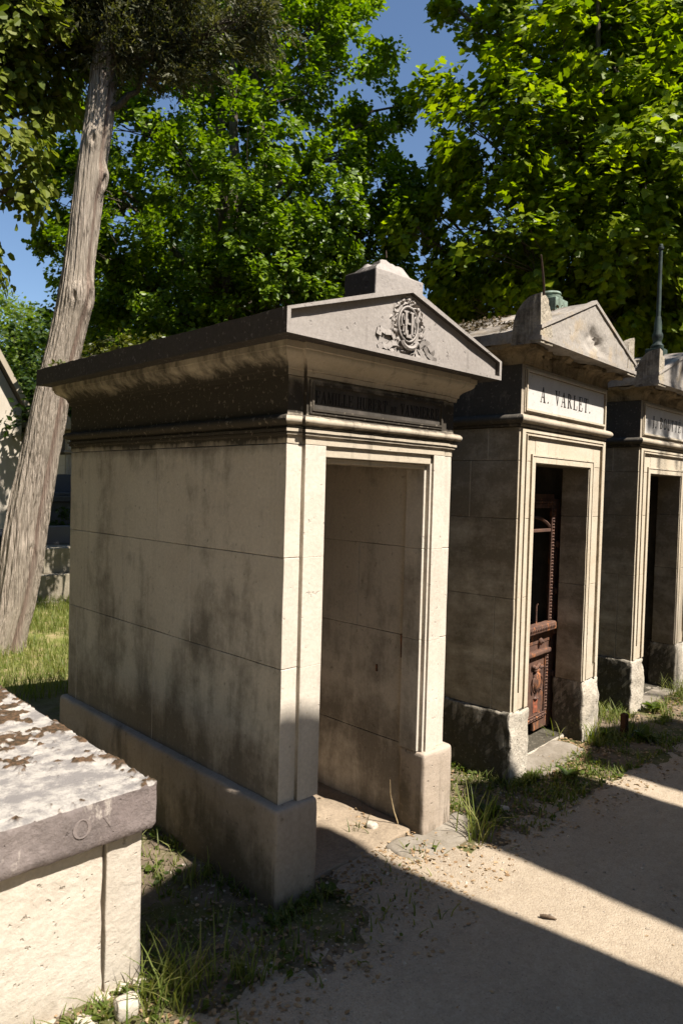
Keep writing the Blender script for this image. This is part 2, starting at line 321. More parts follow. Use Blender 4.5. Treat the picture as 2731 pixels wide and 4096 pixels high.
# ------------------------------------------------------------------ ground and path
def hgt(P):
    Q = np.stack([P[:, 0], P[:, 1], np.zeros(len(P))], 1); return fbm(Q, 1.2, 3, 3)*.008+fbm(Q, 9, 8, 3)*.004
def axis(a, b, st, far):
    d = np.arange(a, b+1e-6, st); k = np.geomspace(st*2, far, 22); return np.concatenate([(a-k)[::-1], d, b+k])
def sheet(name, xs, ys, zf, mat):
    X, Y = np.meshgrid(xs, ys, indexing='ij'); P = np.stack([X.ravel(), Y.ravel(), np.zeros(X.size)], 1); P[:, 2] = zf(P)
    nx, ny = X.shape; i, j = np.meshgrid(np.arange(nx-1), np.arange(ny-1), indexing='ij'); a = (i*ny+j).ravel()
    lo = np.stack([a, a+ny, a+ny+1, a+1], 1).ravel(); o = fast_obj(name, P, lo, np.arange(len(a))*4, mat, smooth=True); return o
def gz(P):
    near = np.exp(-((P[:, 0]-1.5)/9)**2-((P[:, 1])/9)**2); return hgt(P)*near
tag(sheet('ground', axis(-3, 6, .05, 400), axis(-3.4, 8, .05, 400), gz, M['soil']), kind='structure')
def pedge(P):
    Q = np.stack([P[:, 0], np.zeros(len(P)), np.zeros(len(P))], 1)
    e = -.30+.10*fbm(Q, 2.2, 41, 4)-.12*np.clip((P[:, 0]-1.5)/3, 0, 1)+.42*np.exp(-((P[:, 0]-.52)/.26)**4)-.0*P[:, 0]
    return e
def pz(P):
    d = np.minimum(pedge(P)-P[:, 1], P[:, 1]+3.1); k = np.clip(1-np.abs(d)/.25, 0, 1); return gz(P)+np.clip(d*.055, -.016, .008)+fbm(P, 40, 5, 2)*.0022+k*fbm(P, 13, 6, 4)*.011
tag(sheet('path', np.concatenate([np.linspace(-14, -2.1, 60), np.arange(-2, 5.5, .022), np.linspace(5.6, 30, 80)]), np.arange(-3.25, .75, .022), pz, M['path']), kind='structure')
def gh(x, y):
    P = np.array([[x, y, 0.]]); return float(max(gz(P)[0], pz(P)[0] if -3.2 < y < .7 else -9))

# ------------------------------------------------------------------ lettering (high-contrast serif capitals)
def glyph(ch):
    t = .15; h = .035; out = []
    def poly(*p): out.append([tuple(q) for q in p])
    def bar(x0, x1, z0, z1): poly((x0, z0), (x1, z0), (x1, z1), (x0, z1))
    def stem(x, w=t): bar(x, x+w, h, 1-h); bar(x-.08, x+w+.08, 0, h); bar(x-.08, x+w+.08, 1-h, 1)
    def bowl(x, z0, z1, rx, open_=False):
        n = 12; zc = (z0+z1)/2; rz = (z1-z0)/2
        for k in range(n):
            a, b = -math.pi/2+math.pi*k/n, -math.pi/2+math.pi*(k+1)/n
            def P(t_, s): return (x+s*rx*math.cos(t_) if s == 1 else x+max(0, rx-t)*math.cos(t_), zc+(rz if s == 1 else rz-h)*math.sin(t_))
            poly(P(a, 0), P(a, 1), P(b, 1), P(b, 0))
    def endserif(x, z0, z1): poly((x-.03, z0), (x, z0), (x, z1), (x-.03, z1))
    w = .7
    if ch == 'A':
        poly((.06, h), (.10, h), (.41, 1), (.37, 1)); poly((.52, h), (.69, h), (.44, 1), (.36, 1)); bar(.19, .58, .33, .33+h); bar(0, .20, 0, h); bar(.44, .78, 0, h); w = .78
    elif ch == 'V':
        poly((.10, 1-h), (.38, 0), (.43, 0), (.27, 1-h)); poly((.38, 0), (.42, 0), (.68, 1-h), (.64, 1-h)); bar(.02, .34, 1-h, 1); bar(.56, .76, 1-h, 1); w = .76
    elif ch in 'LEÉFT' and ch != 'T':
        stem(.08); 
        if ch != 'L': bar(.2, .6, 1-h, 1); endserif(.62, .74, 1); bar(.2, .46, .5, .5+h); endserif(.47, .4, .63)
        if ch != 'F': bar(.2, .62, 0, h); endserif(.65, 0, .28)
        if ch == 'É': poly((.28, 1.08), (.33, 1.08), (.48, 1.26), (.40, 1.26))
        w = .66
    elif ch == 'T':
        stem(.29); bar(.02, .72, 1-h, 1); endserif(.05, .72, 1); endserif(.73, .72, 1); w = .74
    elif ch == 'I': stem(.08); w = .31
    elif ch == 'J': bar(.2, .35, .18, 1-h); bar(.12, .43, 1-h, 1); poly((.2, .2), (.35, .2), (.28, -.04), (.06, -.1), (.06, -.04), (.18, .02)); w = .43
    elif ch == 'H': stem(.08); stem(.52); bar(.2, .55, .49, .49+h); w = .76
    elif ch == 'U': bar(.08, .23, .25, 1-h); bar(0, .31, 1-h, 1); bar(.58, .62, .25, 1-h); bar(.5, .7, 1-h, 1); poly((.08, .26), (.23, .26), (.3, .06), (.42, h), (.54, .09), (.58, .26), (.62, .26), (.56, .05), (.4, -.02), (.2, .01)); w = .7
    elif ch == 'M':
        bar(.08, .12, h, 1-h); bar(0, .2, 0, h); poly((.06, 1), (.23, 1), (.48, .02), (.42, .02)); poly((.42, .02), (.46, .02), (.74, 1), (.70, 1)); stem(.70); w = .94
    elif ch == 'N': bar(.08, .12, h, 1-h); bar(0, .2, 0, h); poly((.04, 1), (.22, 1), (.64, 0), (.58, 0)); bar(.60, .64, 0, 1-h); bar(.52, .72, 1-h, 1); w = .74
    elif ch in 'BRDP':
        stem(.08)
        if ch == 'D': bowl(.2, 0, 1, .5); w = .74
        else:
            bowl(.26, .5, 1, .32); bar(.2, .28, 1-h, 1); bar(.2, .3, .5, .5+h)
            if ch == 'B': bowl(.26, 0, .53, .38); bar(.2, .28, 0, h); w = .68
            else: poly((.30, .5), (.44, .5), (.62, .04), (.74, 0), (.74, .03), (.66, .06), (.52, .02)); w = .74
    elif ch == 'O':
        n = 20
        for k in range(n):
            a, b = 2*math.pi*k/n, 2*math.pi*(k+1)/n
            P = lambda t_, s: (.38+(.36 if s else .22)*math.cos(t_), .5+(.52 if s else .47)*math.sin(t_)); poly(P(a, 0), P(a, 1), P(b, 1), P(b, 0))
        w = .78
    elif ch == '.': poly((.06, 0), (.16, 0), (.18, .06), (.11, .12), (.04, .06)); w = .24
    elif ch == 'i': bar(.05, .12, 0, 1); w = .2
    elif ch == '\\': poly((.1, .75), (.15, .8), (.42, .2), (.37, .15)); w = .5
    elif ch == ' ': w = .38
    return out, w
def lettering(name, text, x0, x1, z0, z1, y, mat, parent, dep=.0022, gap=.13, small=()):
    gl = []; X = 0; H = z1-z0
    for i, ch in enumerate(text):
        g, w_ = glyph(ch); s = .62 if i in small else 1.; gl.append((g, X, s)); X += w_*s+gap
    sx = (x1-x0)/(X-gap); mb = MB()
    for g, X0, s in gl:
        for p in g:
            q = [(x0+(X0+a*s)*sx, z0+b*s*H) for a, b in p]
            ar = sum(q[k][0]*q[(k+1) % len(q)][1]-q[(k+1) % len(q)][0]*q[k][1] for k in range(len(q)))
            if ar < 0: q = q[::-1]
            mb.add(*prism(q, y-dep, y+.001))
    return mb.build(name, mat, parent)

# ------------------------------------------------------------------ tomb parts shared
def courses(mb, x0, x1, y0, y1, zs, cuts, axis_, r=.0026, seed=0, amp=.0016):
    """a wall of squared blocks; cuts[i] lists joints along axis_ in course i"""
    for i in range(len(zs)-1):
        lo_, hi_ = (y0, y1) if axis_ == 'y' else (x0, x1); c = [y0 if axis_ == 'y' else x0]+[q for q in cuts[i] if lo_+.03 < q < hi_-.03]+[y1 if axis_ == 'y' else x1]
        for a, b in zip(c[:-1], c[1:]):
            if axis_ == 'y': mb.add(*rbox((x0, a+.0011, zs[i]+.0009), (x1, b-.0011, zs[i+1]-.0009), r, .07, amp, 16, seed+i))
            else: mb.add(*rbox((a+.0009, y0, zs[i]+.0009), (b-.0009, y1, zs[i+1]-.0009), r, .07, amp, 16, seed+i))
def uframe(mb, x0, x1, zt, zb, w_, yf, yb, wt=None):
    """inverted-U frame strip of width w_ inside x0..x1 below zt"""
    wt = wt or w_
    for P in ([(x0, zb), (x0+w_, zb), (x0+w_, zt-wt), (x0, zt)], [(x1-w_, zb), (x1, zb), (x1, zt), (x1-w_, zt-wt)], [(x0, zt), (x0+w_, zt-wt), (x1-w_, zt-wt), (x1, zt)]): mb.add(*prism(P, yf, yb))
def oframe(mb, x0, x1, z0, z1, w_, yf, yb):
    for P in ([(x0, z0), (x0+w_, z0+w_), (x0+w_, z1-w_), (x0, z1)], [(x1, z0), (x1, z1), (x1-w_, z1-w_), (x1-w_, z0+w_)], [(x0, z1), (x0+w_, z1-w_), (x1-w_, z1-w_), (x1, z1)], [(x0, z0), (x1, z0), (x1-w_, z0+w_), (x0+w_, z0+w_)]): mb.add(*prism(P, yf, yb))

rs0 = np.random.RandomState(99)
# ------------------------------------------------------------------ tomb 1 (large, centre)
T1 = empty('tomb_chapel', (0, 0, 0), 0, label='nearest chapel tomb with low plain pediment, carved wreath and doorless opening', cat='tomb', group='chapel tombs in the row along the path')
W, D = 1.02, 1.88
mb = MB()
for k, (a, b) in enumerate((((-.037, -.037, -.12), (.178, D+.037, .388)), ((.839, -.037, -.12), (W+.037, .122, .388)), ((.90, .124, -.12), (W+.036, D+.037, .387)), ((.15, D-.2, -.12), (.86, D+.035, .386)))): mb.add(*rbox(a, b, .022 if k < 3 else .01, .035, .005, 16, 11+k))
mb.build('plinth', M['plinth1'], T1, 40)
mb = MB(); zs = [.386, .908, 1.333, 1.765]
courses(mb, 0, .17, .0, D, zs, [[.945, 1.775], [.63, 1.26], [.93, 1.74]], 'y', seed=3)
courses(mb, .872, .95, .125, D, [-.05, .386], [[.9]], 'y', seed=19)
courses(mb, .872, W, .0, D, zs, [[.8], [.45, 1.2], [.75]], 'y', seed=9)
courses(mb, .172, .870, D-.16, D, zs, [[.5], [.35], [.5]], 'x', seed=5)
for i in range(3):      # projecting door pilasters, one block to a course
    mb.add(*rbox((.078, -.018, zs[i]), (.186, .02, zs[i+1]), .002, .1, .0006, 9, i)); mb.add(*rbox((.864, -.018, zs[i]), (.945, .02, zs[i+1]), .002, .1, .0006, 9, i))
mb.build('wall', M['wall1'], T1)
mb = MB(); mj = MB()
for i in range(3):      # stepped jamb beside the opening
    mb.add(*rbox((.852, -.006, zs[i]), (.870, .125, zs[i+1]), .0025, .12)); mb.add(*rbox((.837, .014, zs[i]), (.8515, .122, zs[i+1]), .004, .12))
for i in range(3): mj.add(*rbox((.170, .004, zs[i]), (.19, .12, zs[i+1]), .003, .12))
mb.build('door_jamb', M['wall1'], T1); mj.build('door_jamb', M['wall1'], T1)
mb = MB()
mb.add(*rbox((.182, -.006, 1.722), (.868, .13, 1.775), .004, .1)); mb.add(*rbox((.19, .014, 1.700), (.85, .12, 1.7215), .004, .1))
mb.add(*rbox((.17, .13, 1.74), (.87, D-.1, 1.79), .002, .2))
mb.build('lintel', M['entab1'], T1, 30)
prof = [(0, 1.767), (0, 1.794), (.010, 1.800), (.010, 1.808), (.006, 1.810)]+[(.016, 1.811), (.016, 1.822), (.004, 1.824), (.004, 1.832)]+halfround(1.833, 1.874, .006, .034, 8)+[(.002, 1.877), (0, 2.020), (.010, 2.021), (.012, 2.040), (.016, 2.042)]+cyma(2.044, 2.106, .018, .072)+[(.078, 2.108), (.078, 2.131)]
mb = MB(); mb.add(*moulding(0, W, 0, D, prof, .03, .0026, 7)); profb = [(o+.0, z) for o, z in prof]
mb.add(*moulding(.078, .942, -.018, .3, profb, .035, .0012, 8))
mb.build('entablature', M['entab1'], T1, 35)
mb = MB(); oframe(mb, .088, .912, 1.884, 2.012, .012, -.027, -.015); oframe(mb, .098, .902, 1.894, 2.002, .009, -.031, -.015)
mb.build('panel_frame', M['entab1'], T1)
mb = MB(); mb.add(*rbox((.105, -.0215, 1.90), (.895, -.012, 1.996), .002, .1)); mb.build('name_panel', M['panel1'], T1)
lettering('inscription', 'FAMILLE HUBERT DE VANDIERRE', .118, .88, 1.926, 1.974, -.0215, M['letters1'], T1, small=(15, 16))
mb = MB(); mb.add(*rbox((.176, .03, -.1), (.874, D-.17, .014), .01, .03, .012, 9, 77)); mb.build('floor', M['floor1'], T1, 50)
mb = MB(); mb.add(*rbox((.862, .128, .80), (.8735, .150, .915), .002, .02, .003, 40, 2)); mb.build('lock_plate', M['rust'], T1); mb = MB(); mb.add(*rbox((.866, .30, .70), (.8735, .312, .735), .002, .02, .003, 40, 4)); mb.build('wall_hook', M['rust'], T1)
# roof block: low pitched slab, one piece
s0, s1, za, ox, of, ob = 2.131, 2.219, 2.424, .149, .163, .122
poly = [(-ox, s0), (W+ox, s0), (W+ox, s1), (W/2, za), (-ox, s1)]
def roofmesh(poly, yf, yb, seed, amp=.002, ny=40, nx=14):
    V = []; n = 0; P = []
    for k in range(len(poly)):
        a = np.array(poly[k]); b = np.array(poly[(k+1) % len(poly)]); L = np.linalg.norm(b-a); m = max(1, int(L/.05))
        for t in range(m): P.append(a+(b-a)*t/m)
    P = np.array(P); m = len(P); ys = np.linspace(yf, yb, ny)
    V = np.array([(p[0], y, p[1]) for y in ys for p in P]); V = V+np.stack([fbm(V, 18, seed+k, 3)+.6*fbm(V, 60, seed+k+9, 2) for k in range(3)], 1)*amp*1.5
    F = [(i*m+k, (i+1)*m+k, (i+1)*m+(k+1) % m, i*m+(k+1) % m) for i in range(ny-1) for k in range(m)]
    F += [tuple(range(m)), tuple((ny-1)*m+k for k in range(m-1, -1, -1))]
    return V, F
mb = MB(); V, F = roofmesh(poly, -of+.022, D+ob, 31); mb.add(V, F)
# raised border round the pediment face
def band(a, b, c, d): mb.add(*prism([a, b, c, d], -of, -of+.025))
e = .017
iL = (-ox+e, s0+e); iR = (W+ox-e, s0+e); jL = (-ox+e, s1-.006); jR = (W+ox-e, s1-.006); iT = (W/2, za-e*1.25)
band((-ox, s0), (W+ox, s0), iR, iL); band(iR, (W+ox, s0), (W+ox, s1), jR); band((-ox, s0), iL, jL, (-ox, s1))
band(jR, (W+ox, s1), (W/2, za), iT); band((-ox, s1), jL, iT, (W/2, za))
mb.build('roof', M['roof1'], T1, 40)
P_ = np.stack([-.149+np.abs(rs0.normal(0, .05, 420)), rs0.uniform(.5, 2.0, 420), np.zeros(420)], 1); P_ = P_[fbm(P_, 5, 3, 3) > .02]; P_[:, 2] = 2.219+(P_[:, 0]+.149)*.31+rs0.uniform(0, .018, len(P_))
X_ = rs0.normal(size=P_.shape); X_[:, 2] = np.abs(X_[:, 2])*1.2; X_ /= np.linalg.norm(X_, axis=1)[:, None]
tmpl = (P_, X_, rs0.uniform(.010, .030, len(P_)))
# wreath, ribbons and monogram on the pediment
yp = -of+.022; cx, cz = .505, 2.276; rng = random.Random(5)
def blob(mb, c, r, n=(6, 5), seed=0):
    V = []; F = []
    a, b = n
    for i in range(b+1):
        ph = math.pi*i/b
        for k in range(a):
            t = 2*math.pi*k/a; V.append((c[0]+r[0]*math.sin(ph)*math.cos(t), c[1]+r[1]*math.cos(ph), c[2]+r[2]*math.sin(ph)*math.sin(t)))
    for i in range(b):
        for k in range(a): F.append((i*a+k, i*a+(k+1) % a, (i+1)*a+(k+1) % a, (i+1)*a+k))
    mb.add(V, F)
def leafrelief(mb, x, z, ang, L, w_, h):
    c, s = math.cos(ang), math.sin(ang); pts = [(-L/2, 0, 0), (-.1*L, -w_/2, 0), (L/2, 0, 0), (-.1*L, w_/2, 0), (-.05*L, 0, h)]
    V = [(x+u*c-v*s, yp-hh, z+u*s+v*c) for u, v, hh in pts]; mb.add(V, [(0, 4, 1), (1, 4, 2), (2, 4, 3), (3, 4, 0)])
mb = MB()
for k in range(64):
    t = 2*math.pi*k/64+rng.uniform(-.03, .03); rr = rng.choice((.93, 1.1, 1.24)); x = cx+.083*rr*math.cos(t); z = cz+.093*rr*math.sin(t)-.004
    leafrelief(mb, x, z, t+math.pi/2+rng.uniform(-.7, .7), .030, .015, rng.uniform(.008, .014))
for k in range(16):
    t = 2*math.pi*k/16; blob(mb, (cx+.088*math.cos(t), yp-.003, cz+.098*math.sin(t)), (.010, .007, .010))
for k in range(9): leafrelief(mb, cx+rng.uniform(-.03, .03), 2.372+rng.uniform(-.012, .010), rng.uniform(0, 6), .028, .016, .012)
tv = tube([(cx+.060*math.cos(t), yp-.004, cz+.070*math.sin(t)) for t in np.linspace(0, 2*math.pi, 33)], [.0055]*33, 6); mb.add(*tv)
tv = tube([(cx+.045*math.cos(t), yp-.010, cz-.068+.030*math.sin(t)) for t in np.linspace(math.pi*1.05, math.pi*1.95, 12)], [.011]*12, 6); mb.add(*tv)
mb.build('wreath', M['roof1'], T1, 50)
mb = MB()
def rib(pts, w_, ph):
    n = len(pts)
    for i in range(n-1):
        (x0, z0), (x1, z1) = pts[i], pts[i+1]; dx, dz = x1-x0, z1-z0; L = math.hypot(dx, dz); px, pz_ = -dz/L*w_/2, dx/L*w_/2
        h0 = .004+.010*abs(math.sin(ph+i*1.3)); h1 = .004+.010*abs(math.sin(ph+(i+1)*1.3))
        V = [(x0+px, yp-h0, z0+pz_), (x0-px, yp-h0*.5, z0-pz_), (x1-px, yp-h1*.5, z1-pz_), (x1+px, yp-h1, z1+pz_), (x0+px, yp, z0+pz_), (x0-px, yp, z0-pz_), (x1-px, yp, z1-pz_), (x1+px, yp, z1+pz_)]
        mb.add(V, [(0, 1, 2, 3), (0, 3, 7, 4), (1, 5, 6, 2), (0, 4, 5, 1), (3, 2, 6, 7)])
rib([(.435, 2.195), (.40, 2.225), (.365, 2.222), (.335, 2.232), (.325, 2.205)], .022, 0)
rib([(.435, 2.19), (.405, 2.185), (.38, 2.165), (.35, 2.168), (.33, 2.158)], .022, 1)
rib([(.43, 2.19), (.42, 2.165), (.395, 2.152)], .018, 2)
mb.build('ribbon', M['roof1'], T1, 50); mb = MB()
rib([(.575, 2.195), (.61, 2.222), (.64, 2.215), (.66, 2.190), (.675, 2.175)], .022, 1)
rib([(.575, 2.19), (.60, 2.165), (.59, 2.15), (.555, 2.155)], .020, 0)
rib([(.61, 2.20), (.635, 2.175), (.665, 2.158), (.695, 2.155)], .018, 2)
mb.build('ribbon', M['roof1'], T1, 50)
mb = MB()
for x in (cx-.024, cx+.014):
    mb.add(*rbox((x-.006, yp-.016, cz-.045), (x+.007, yp+.002, cz+.047), .003, .03))
    for z in (cz-.048, cz+.042): mb.add(*rbox((x-.013, yp-.014, z), (x+.014, yp+.002, z+.008), .002, .03))
mb.add(*rbox((cx-.024, yp-.013, cz-.004), (cx+.014, yp+.002, cz+.005), .002, .03))
mb.add(*rbox((cx-.02, yp-.015, cz-.058), (cx+.012, yp+.002, cz-.044), .003, .03))
for s in (-1, 1):
    mb.add(*tube([(cx+s*.038+.008*math.cos(t), yp-.008, cz+.012+.022*math.sin(t)) for t in np.linspace(0, 5.0, 14)], [.0042]*14, 6))
    mb.add(*tube([(cx+s*.036+.004*math.sin(t*3), yp-.007, cz-.035+.03*t) for t in np.linspace(0, 1, 8)], [.0045]*8, 6))
mb.build('monogram', M['roof1'], T1, 50)
# broken cross base on the ridge
mb = MB(); V, F = rbox((.36, -.095, 2.34), (.66, .085, 2.487), .008, .03, .004, 20, 3); mb.add(V, F)
V, F = rbox((.372, -.083, 2.480), (.648, .073, 2.535), .012, .02, .0, 20, 3); V = np.array(V)
t = np.clip((V[:, 2]-2.485)/.05, 0, 1); V[:, 0] = .50+(V[:, 0]-.50)*(1-.50*t); V[:, 1] = -.005+(V[:, 1]+.005)*(1-.50*t); nn = fbm(V, 26, 9, 3)
V[:, 2] += nn*.022*(t > .15)-.015*np.clip((V[:, 0]-.53)*8, 0, 1)*t; V[:, 0] += fbm(V, 30, 4, 2)*.008; mb.add(V, F)
mb.build('cross_base', M['roof1'], T1, 40)
mb = MB(); mb.add(*tube([(.50, -.02, 2.57), (.498, -.02, 2.585), (.497, -.02, 2.600)], [.004, .0035, .002], 6)); mb.build('iron_stub', M['iron'], T1)

# ------------------------------------------------------------------ tombs 2, 3 and relatives
def ear(cx_, s, yf, z0, H=.235, a=.14, b=.17, seed=0):
    """corner acroterion: vertical outer faces, curved back down towards the roof"""
    n = 14; V = []; F = []; idx = {}
    for i in range(n+1):
        for j in range(n+1):
            u, v = i/n, j/n; q = u**2.4+v**2.4; z = H*max(0, 1-q)**.42
            V.append((cx_-s*0+s*u*a, yf+v*b, z0+z))
    V = np.array(V); nb = len(V); low = V.copy(); low[:, 2] = z0-.02; A = np.concatenate([V, low])
    k = fbm(A, 24, seed, 3); msk = (A[:, 2] > z0+.01)
    A[:, 0] += s*np.where(msk, .006+np.abs(k)*.02, 0)*(A[:, 1] < yf+.03)*0+fbm(A, 30, seed+3, 3)*.005; A[:, 1] += fbm(A, 30, seed+4, 3)*.006+np.where((A[:, 1] < yf+.004) & msk, np.clip(k*.06+.005, 0, .03), 0)
    g = lambda i, j: i*(n+1)+j
    for i in range(n):
        for j in range(n): q = [g(i, j), g(i+1, j), g(i+1, j+1), g(i, j+1)]; F.append(q if s > 0 else q[::-1])
    for i in range(n):
        q = [g(i, 0)+nb, g(i+1, 0)+nb, g(i+1, 0), g(i, 0)]; F.append(q if s > 0 else q[::-1])
        q = [g(0, i), g(0, i+1), g(0, i+1)+nb, g(0, i)+nb]; F.append(q if s > 0 else q[::-1])
    return A, F
def chapel(name, loc, rz, label, text, tx, seed, W=1.16, D=1.85, xd=(.186, .93), detail=True, za=2.731, top=None, dh=0, group='chapel tombs in the row along the path', wall='wall2', tz=(2.12, 2.205)):
    T = empty(name, loc, rz, label=label, cat='tomb', group=group); a, b = xd; rs = .035 if detail else .2
    mb = MB()
    for k, (p, q) in enumerate((((-.02, -.02, -.15), (a, D+.02, .392)), ((b, -.02, -.15), (W+.02, .20, .392)), ((b+.105, .205, -.15), (W+.02, D+.02, .392)), ((a-.02, D-.2, -.15), (b+.06, D+.018, .39)))):
        V, F = rbox(p, q, .016, rs*.8, .013 if detail else .004, 19, seed+k)
        if detail and k < 2:   # corners knocked off the soft stone
            V = np.array(V); m = (V[:, 2] > .24) & (V[:, 1] < .05); V[m, 1] += np.clip(fbm(V[m], 9, seed+7, 3)*.05+.012, 0, .05)*(V[m, 2]-.24)/.15; V[m, 0] += fbm(V[m], 9, seed+8, 3)*.010
        mb.add(V, F)
    mb.build('plinth', M['plinth2'], T, 40)
    mb = MB(); zs = [.39, 1.02, 1.46, 1.78, 1.962]
    courses(mb, 0, a+.002, 0, D, zs, [[.12, .9], [.7], [.30, 1.2], [.19, 1.0]], 'y', seed=seed)
    courses(mb, b-.002, W, 0, .18, zs, [[], [], [], []], 'y', seed=seed+5); courses(mb, b+.12, W, .181, D, zs, [[.8], [.7], [1.2], [1.0]], 'y', seed=seed+5)
    courses(mb, a+.004, b-.004, D-.16, D, zs, [[.5], [.35], [.5], []], 'x', seed=seed)
    mb.add(*rbox((a+.003, .0, 1.770), (b-.003, .18, 1.960), .002, .1)); mb.add(*rbox((a+.003, .184, 1.88), (b+.118, D-.17, 1.958), .002, .2))
    mb.build('wall', M[wall], T)
    mb = MB(); zb = .395
    uframe(mb, .012, W-.012, 1.952, zb, .036, -.012, .002, .014); uframe(mb, .049, W-.049, 1.937, zb+.10, .010, -.007, .002); uframe(mb, .060, W-.060, 1.926, zb+.10, .006, -.016, .002); pass
    mb.build('front_frame', M[wall], T)
    mb = MB(); uframe(mb, a-.051, b+.051, 1.821, zb, .010, -.011, .002); uframe(mb, a-.040, b+.040, 1.810, zb, .036, -.007, .002, .034)
    mb.build('door_frame', M[wall], T)
    def dmg(V, o):
        if not detail: return V
        k = np.clip(fbm(V, 8, seed+50, 5)*1.7+.10, 0, 1)*np.clip((V[:, 2]-2.29)/.03, 0, 1); c = np.array([W/2, D/2]); 
        f = (V[:, 1] < .2); V[:, 1] += np.where(f, k*o*1.25, 0); V[:, 2] += np.where(f, fbm(V, 20, seed+51, 4)*.026*np.clip(o*20, 0, 1), 0); return V
    mb = MB(); mb.add(*moulding(0, W, 0, D, [(0, 1.9635), (.008, 1.966), (.008, 1.976), (.004, 1.978)]+halfround(1.980, 2.030, .006, .040, 8)+[(.003, 2.034), (.003, 2.300)], rs, .0014, seed)); mb.build('frieze', M['frieze2'], T, 35)
    mb = MB(); mb.add(*moulding(-.0015, W+.0015, -.0015, D, [(.0, 2.301), (.006, 2.303), (.008, 2.318)]+cavetto(2.32, 2.375, .012, .070, 14)+[(.078, 2.378), (.080, 2.399)], .022 if detail else .2, .003, seed+9, dmg)); mb.build('cornice', M['corn2'], T, 40)
    mb = MB(); oframe(mb, .028, W-.028, 2.046, 2.285, .010, -.010, .0); oframe(mb, .036, W-.036, 2.054, 2.277, .012, -.017, .0); mb.build('panel_frame', M[wall], T)
    mb = MB(); mb.add(*rbox((.048, -.0045, 2.066), (W-.048, .003, 2.265), .001, .2)); mb.build('name_panel', M['panel'], T)
    if text: lettering('inscription', text, tx[0], tx[1], tz[0], tz[1], -.0045, M['letters'], T, gap=.28)
    o, yf = .094, -.146; e0, e1 = 2.399, 2.462
    def dm(V):
        m = V[:, 1] < yf+.02; d = np.exp(-(((V[:, 0]-.62)/.13)**2+((V[:, 2]-2.50)/.055)**2)); V[m, 1] += (d*np.clip(fbm(V, 14, seed+3, 4)*.9+.45, 0, 1)*.08)[m]; return V
    mb = MB(); nx, nz = 60, 18; V = []; F = []
    for i in range(nx+1):       # front face as a fine grid so the scar can be carved into it
        x = -o+(W+2*o)*i/nx; t = 1-abs(x-W/2)/(W/2+o); ztop = e1+(za-e1)*t
        for j in range(nz+1): V.append((x, yf, e0+(ztop-e0)*j/nz))
    V = dm(np.array(V)); V += np.stack([fbm(V, 25, seed+k, 3) for k in range(3)], 1)*np.array([0, .003, 0]); F = [(i*(nz+1)+j, (i+1)*(nz+1)+j, (i+1)*(nz+1)+j+1, i*(nz+1)+j+1) for i in range(nx) for j in range(nz)]; mb.add(V, F)
    V, F = roofmesh([(-o, e0), (W+o, e0), (W+o, e1), (W/2, za), (-o, e1)], yf+.001, D+.09, seed+2, .003, 30); F = F[:-2]+[F[-1]]; mb.add(V, F)
    for P in ([(W+o, e1-.008), (W+o, e1+.012), (W/2, za+.010), (W/2, za-.012)], [(-o, e1+.012), (-o, e1-.008), (W/2, za-.012), (W/2, za+.010)]): mb.add(*prism(P, yf-.009, yf+.02))
    mb.add(*prism([(-o, e0), (W+o, e0), (W+o, e0+.022), (-o, e0+.022)], yf-.009, yf+.02))
    mb.build('roof', M['roof2'], T, 40)
    for s, x in ((1, -o), (-1, W+o)):
        mb = MB(); mb.add(*ear(x, s, yf-.004, e0+.005, seed=seed+s)); mb.build('corner_ornament', M['ear'], T, 45)
    mb = MB(); mb.add(*rbox((a+.003, .03, .40), (a+.008, D-.17, 1.87), .001, .3)); mb.add(*rbox((b+.095, .21, .394), (b+.118, D-.17, 1.87), .001, .3)); mb.add(*rbox((a+.01, D-.175, .03), (b+.09, D-.165, 1.87), .001, .3)); mb.build('shade_lining', M['shadewall'], T)  # dark sheets added inside to paint the interior shade onto the walls
    mb = MB(); mb.add(*rbox((.1, .1, -.02), (W-.1, D-.1, .03), .01, .1, .006, 20, seed)); mb.build('floor', M['plinth2'], T)
    return T
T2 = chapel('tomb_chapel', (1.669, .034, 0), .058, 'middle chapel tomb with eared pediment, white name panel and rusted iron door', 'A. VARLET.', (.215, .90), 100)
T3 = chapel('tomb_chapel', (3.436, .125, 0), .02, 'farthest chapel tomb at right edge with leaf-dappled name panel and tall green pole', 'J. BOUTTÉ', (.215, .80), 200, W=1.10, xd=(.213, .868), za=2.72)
# step in front of tomb 2 and tomb 1 threshold
mb = MB(); mb.add(*rbox((.19, -.11, -.1), (.80, .12, .022), .012, .025, .016, 12, 8)); mb.build('threshold', M['pebble2'], T2, 40)
mb = MB(); mb.add(*rbox((.215, -.02, -.1), (.862, .30, .025), .012, .03, .012, 14, 8)); mb.build('threshold', M['pebble2'], T3, 40)
mb = MB(); V, F = rbox((.62, -.19, -.1), (1.17, .02, .016), .03, .025, .022, 7, 8); mb.add(V, F); mb.build('threshold', M['pebble2'], T1, 40)
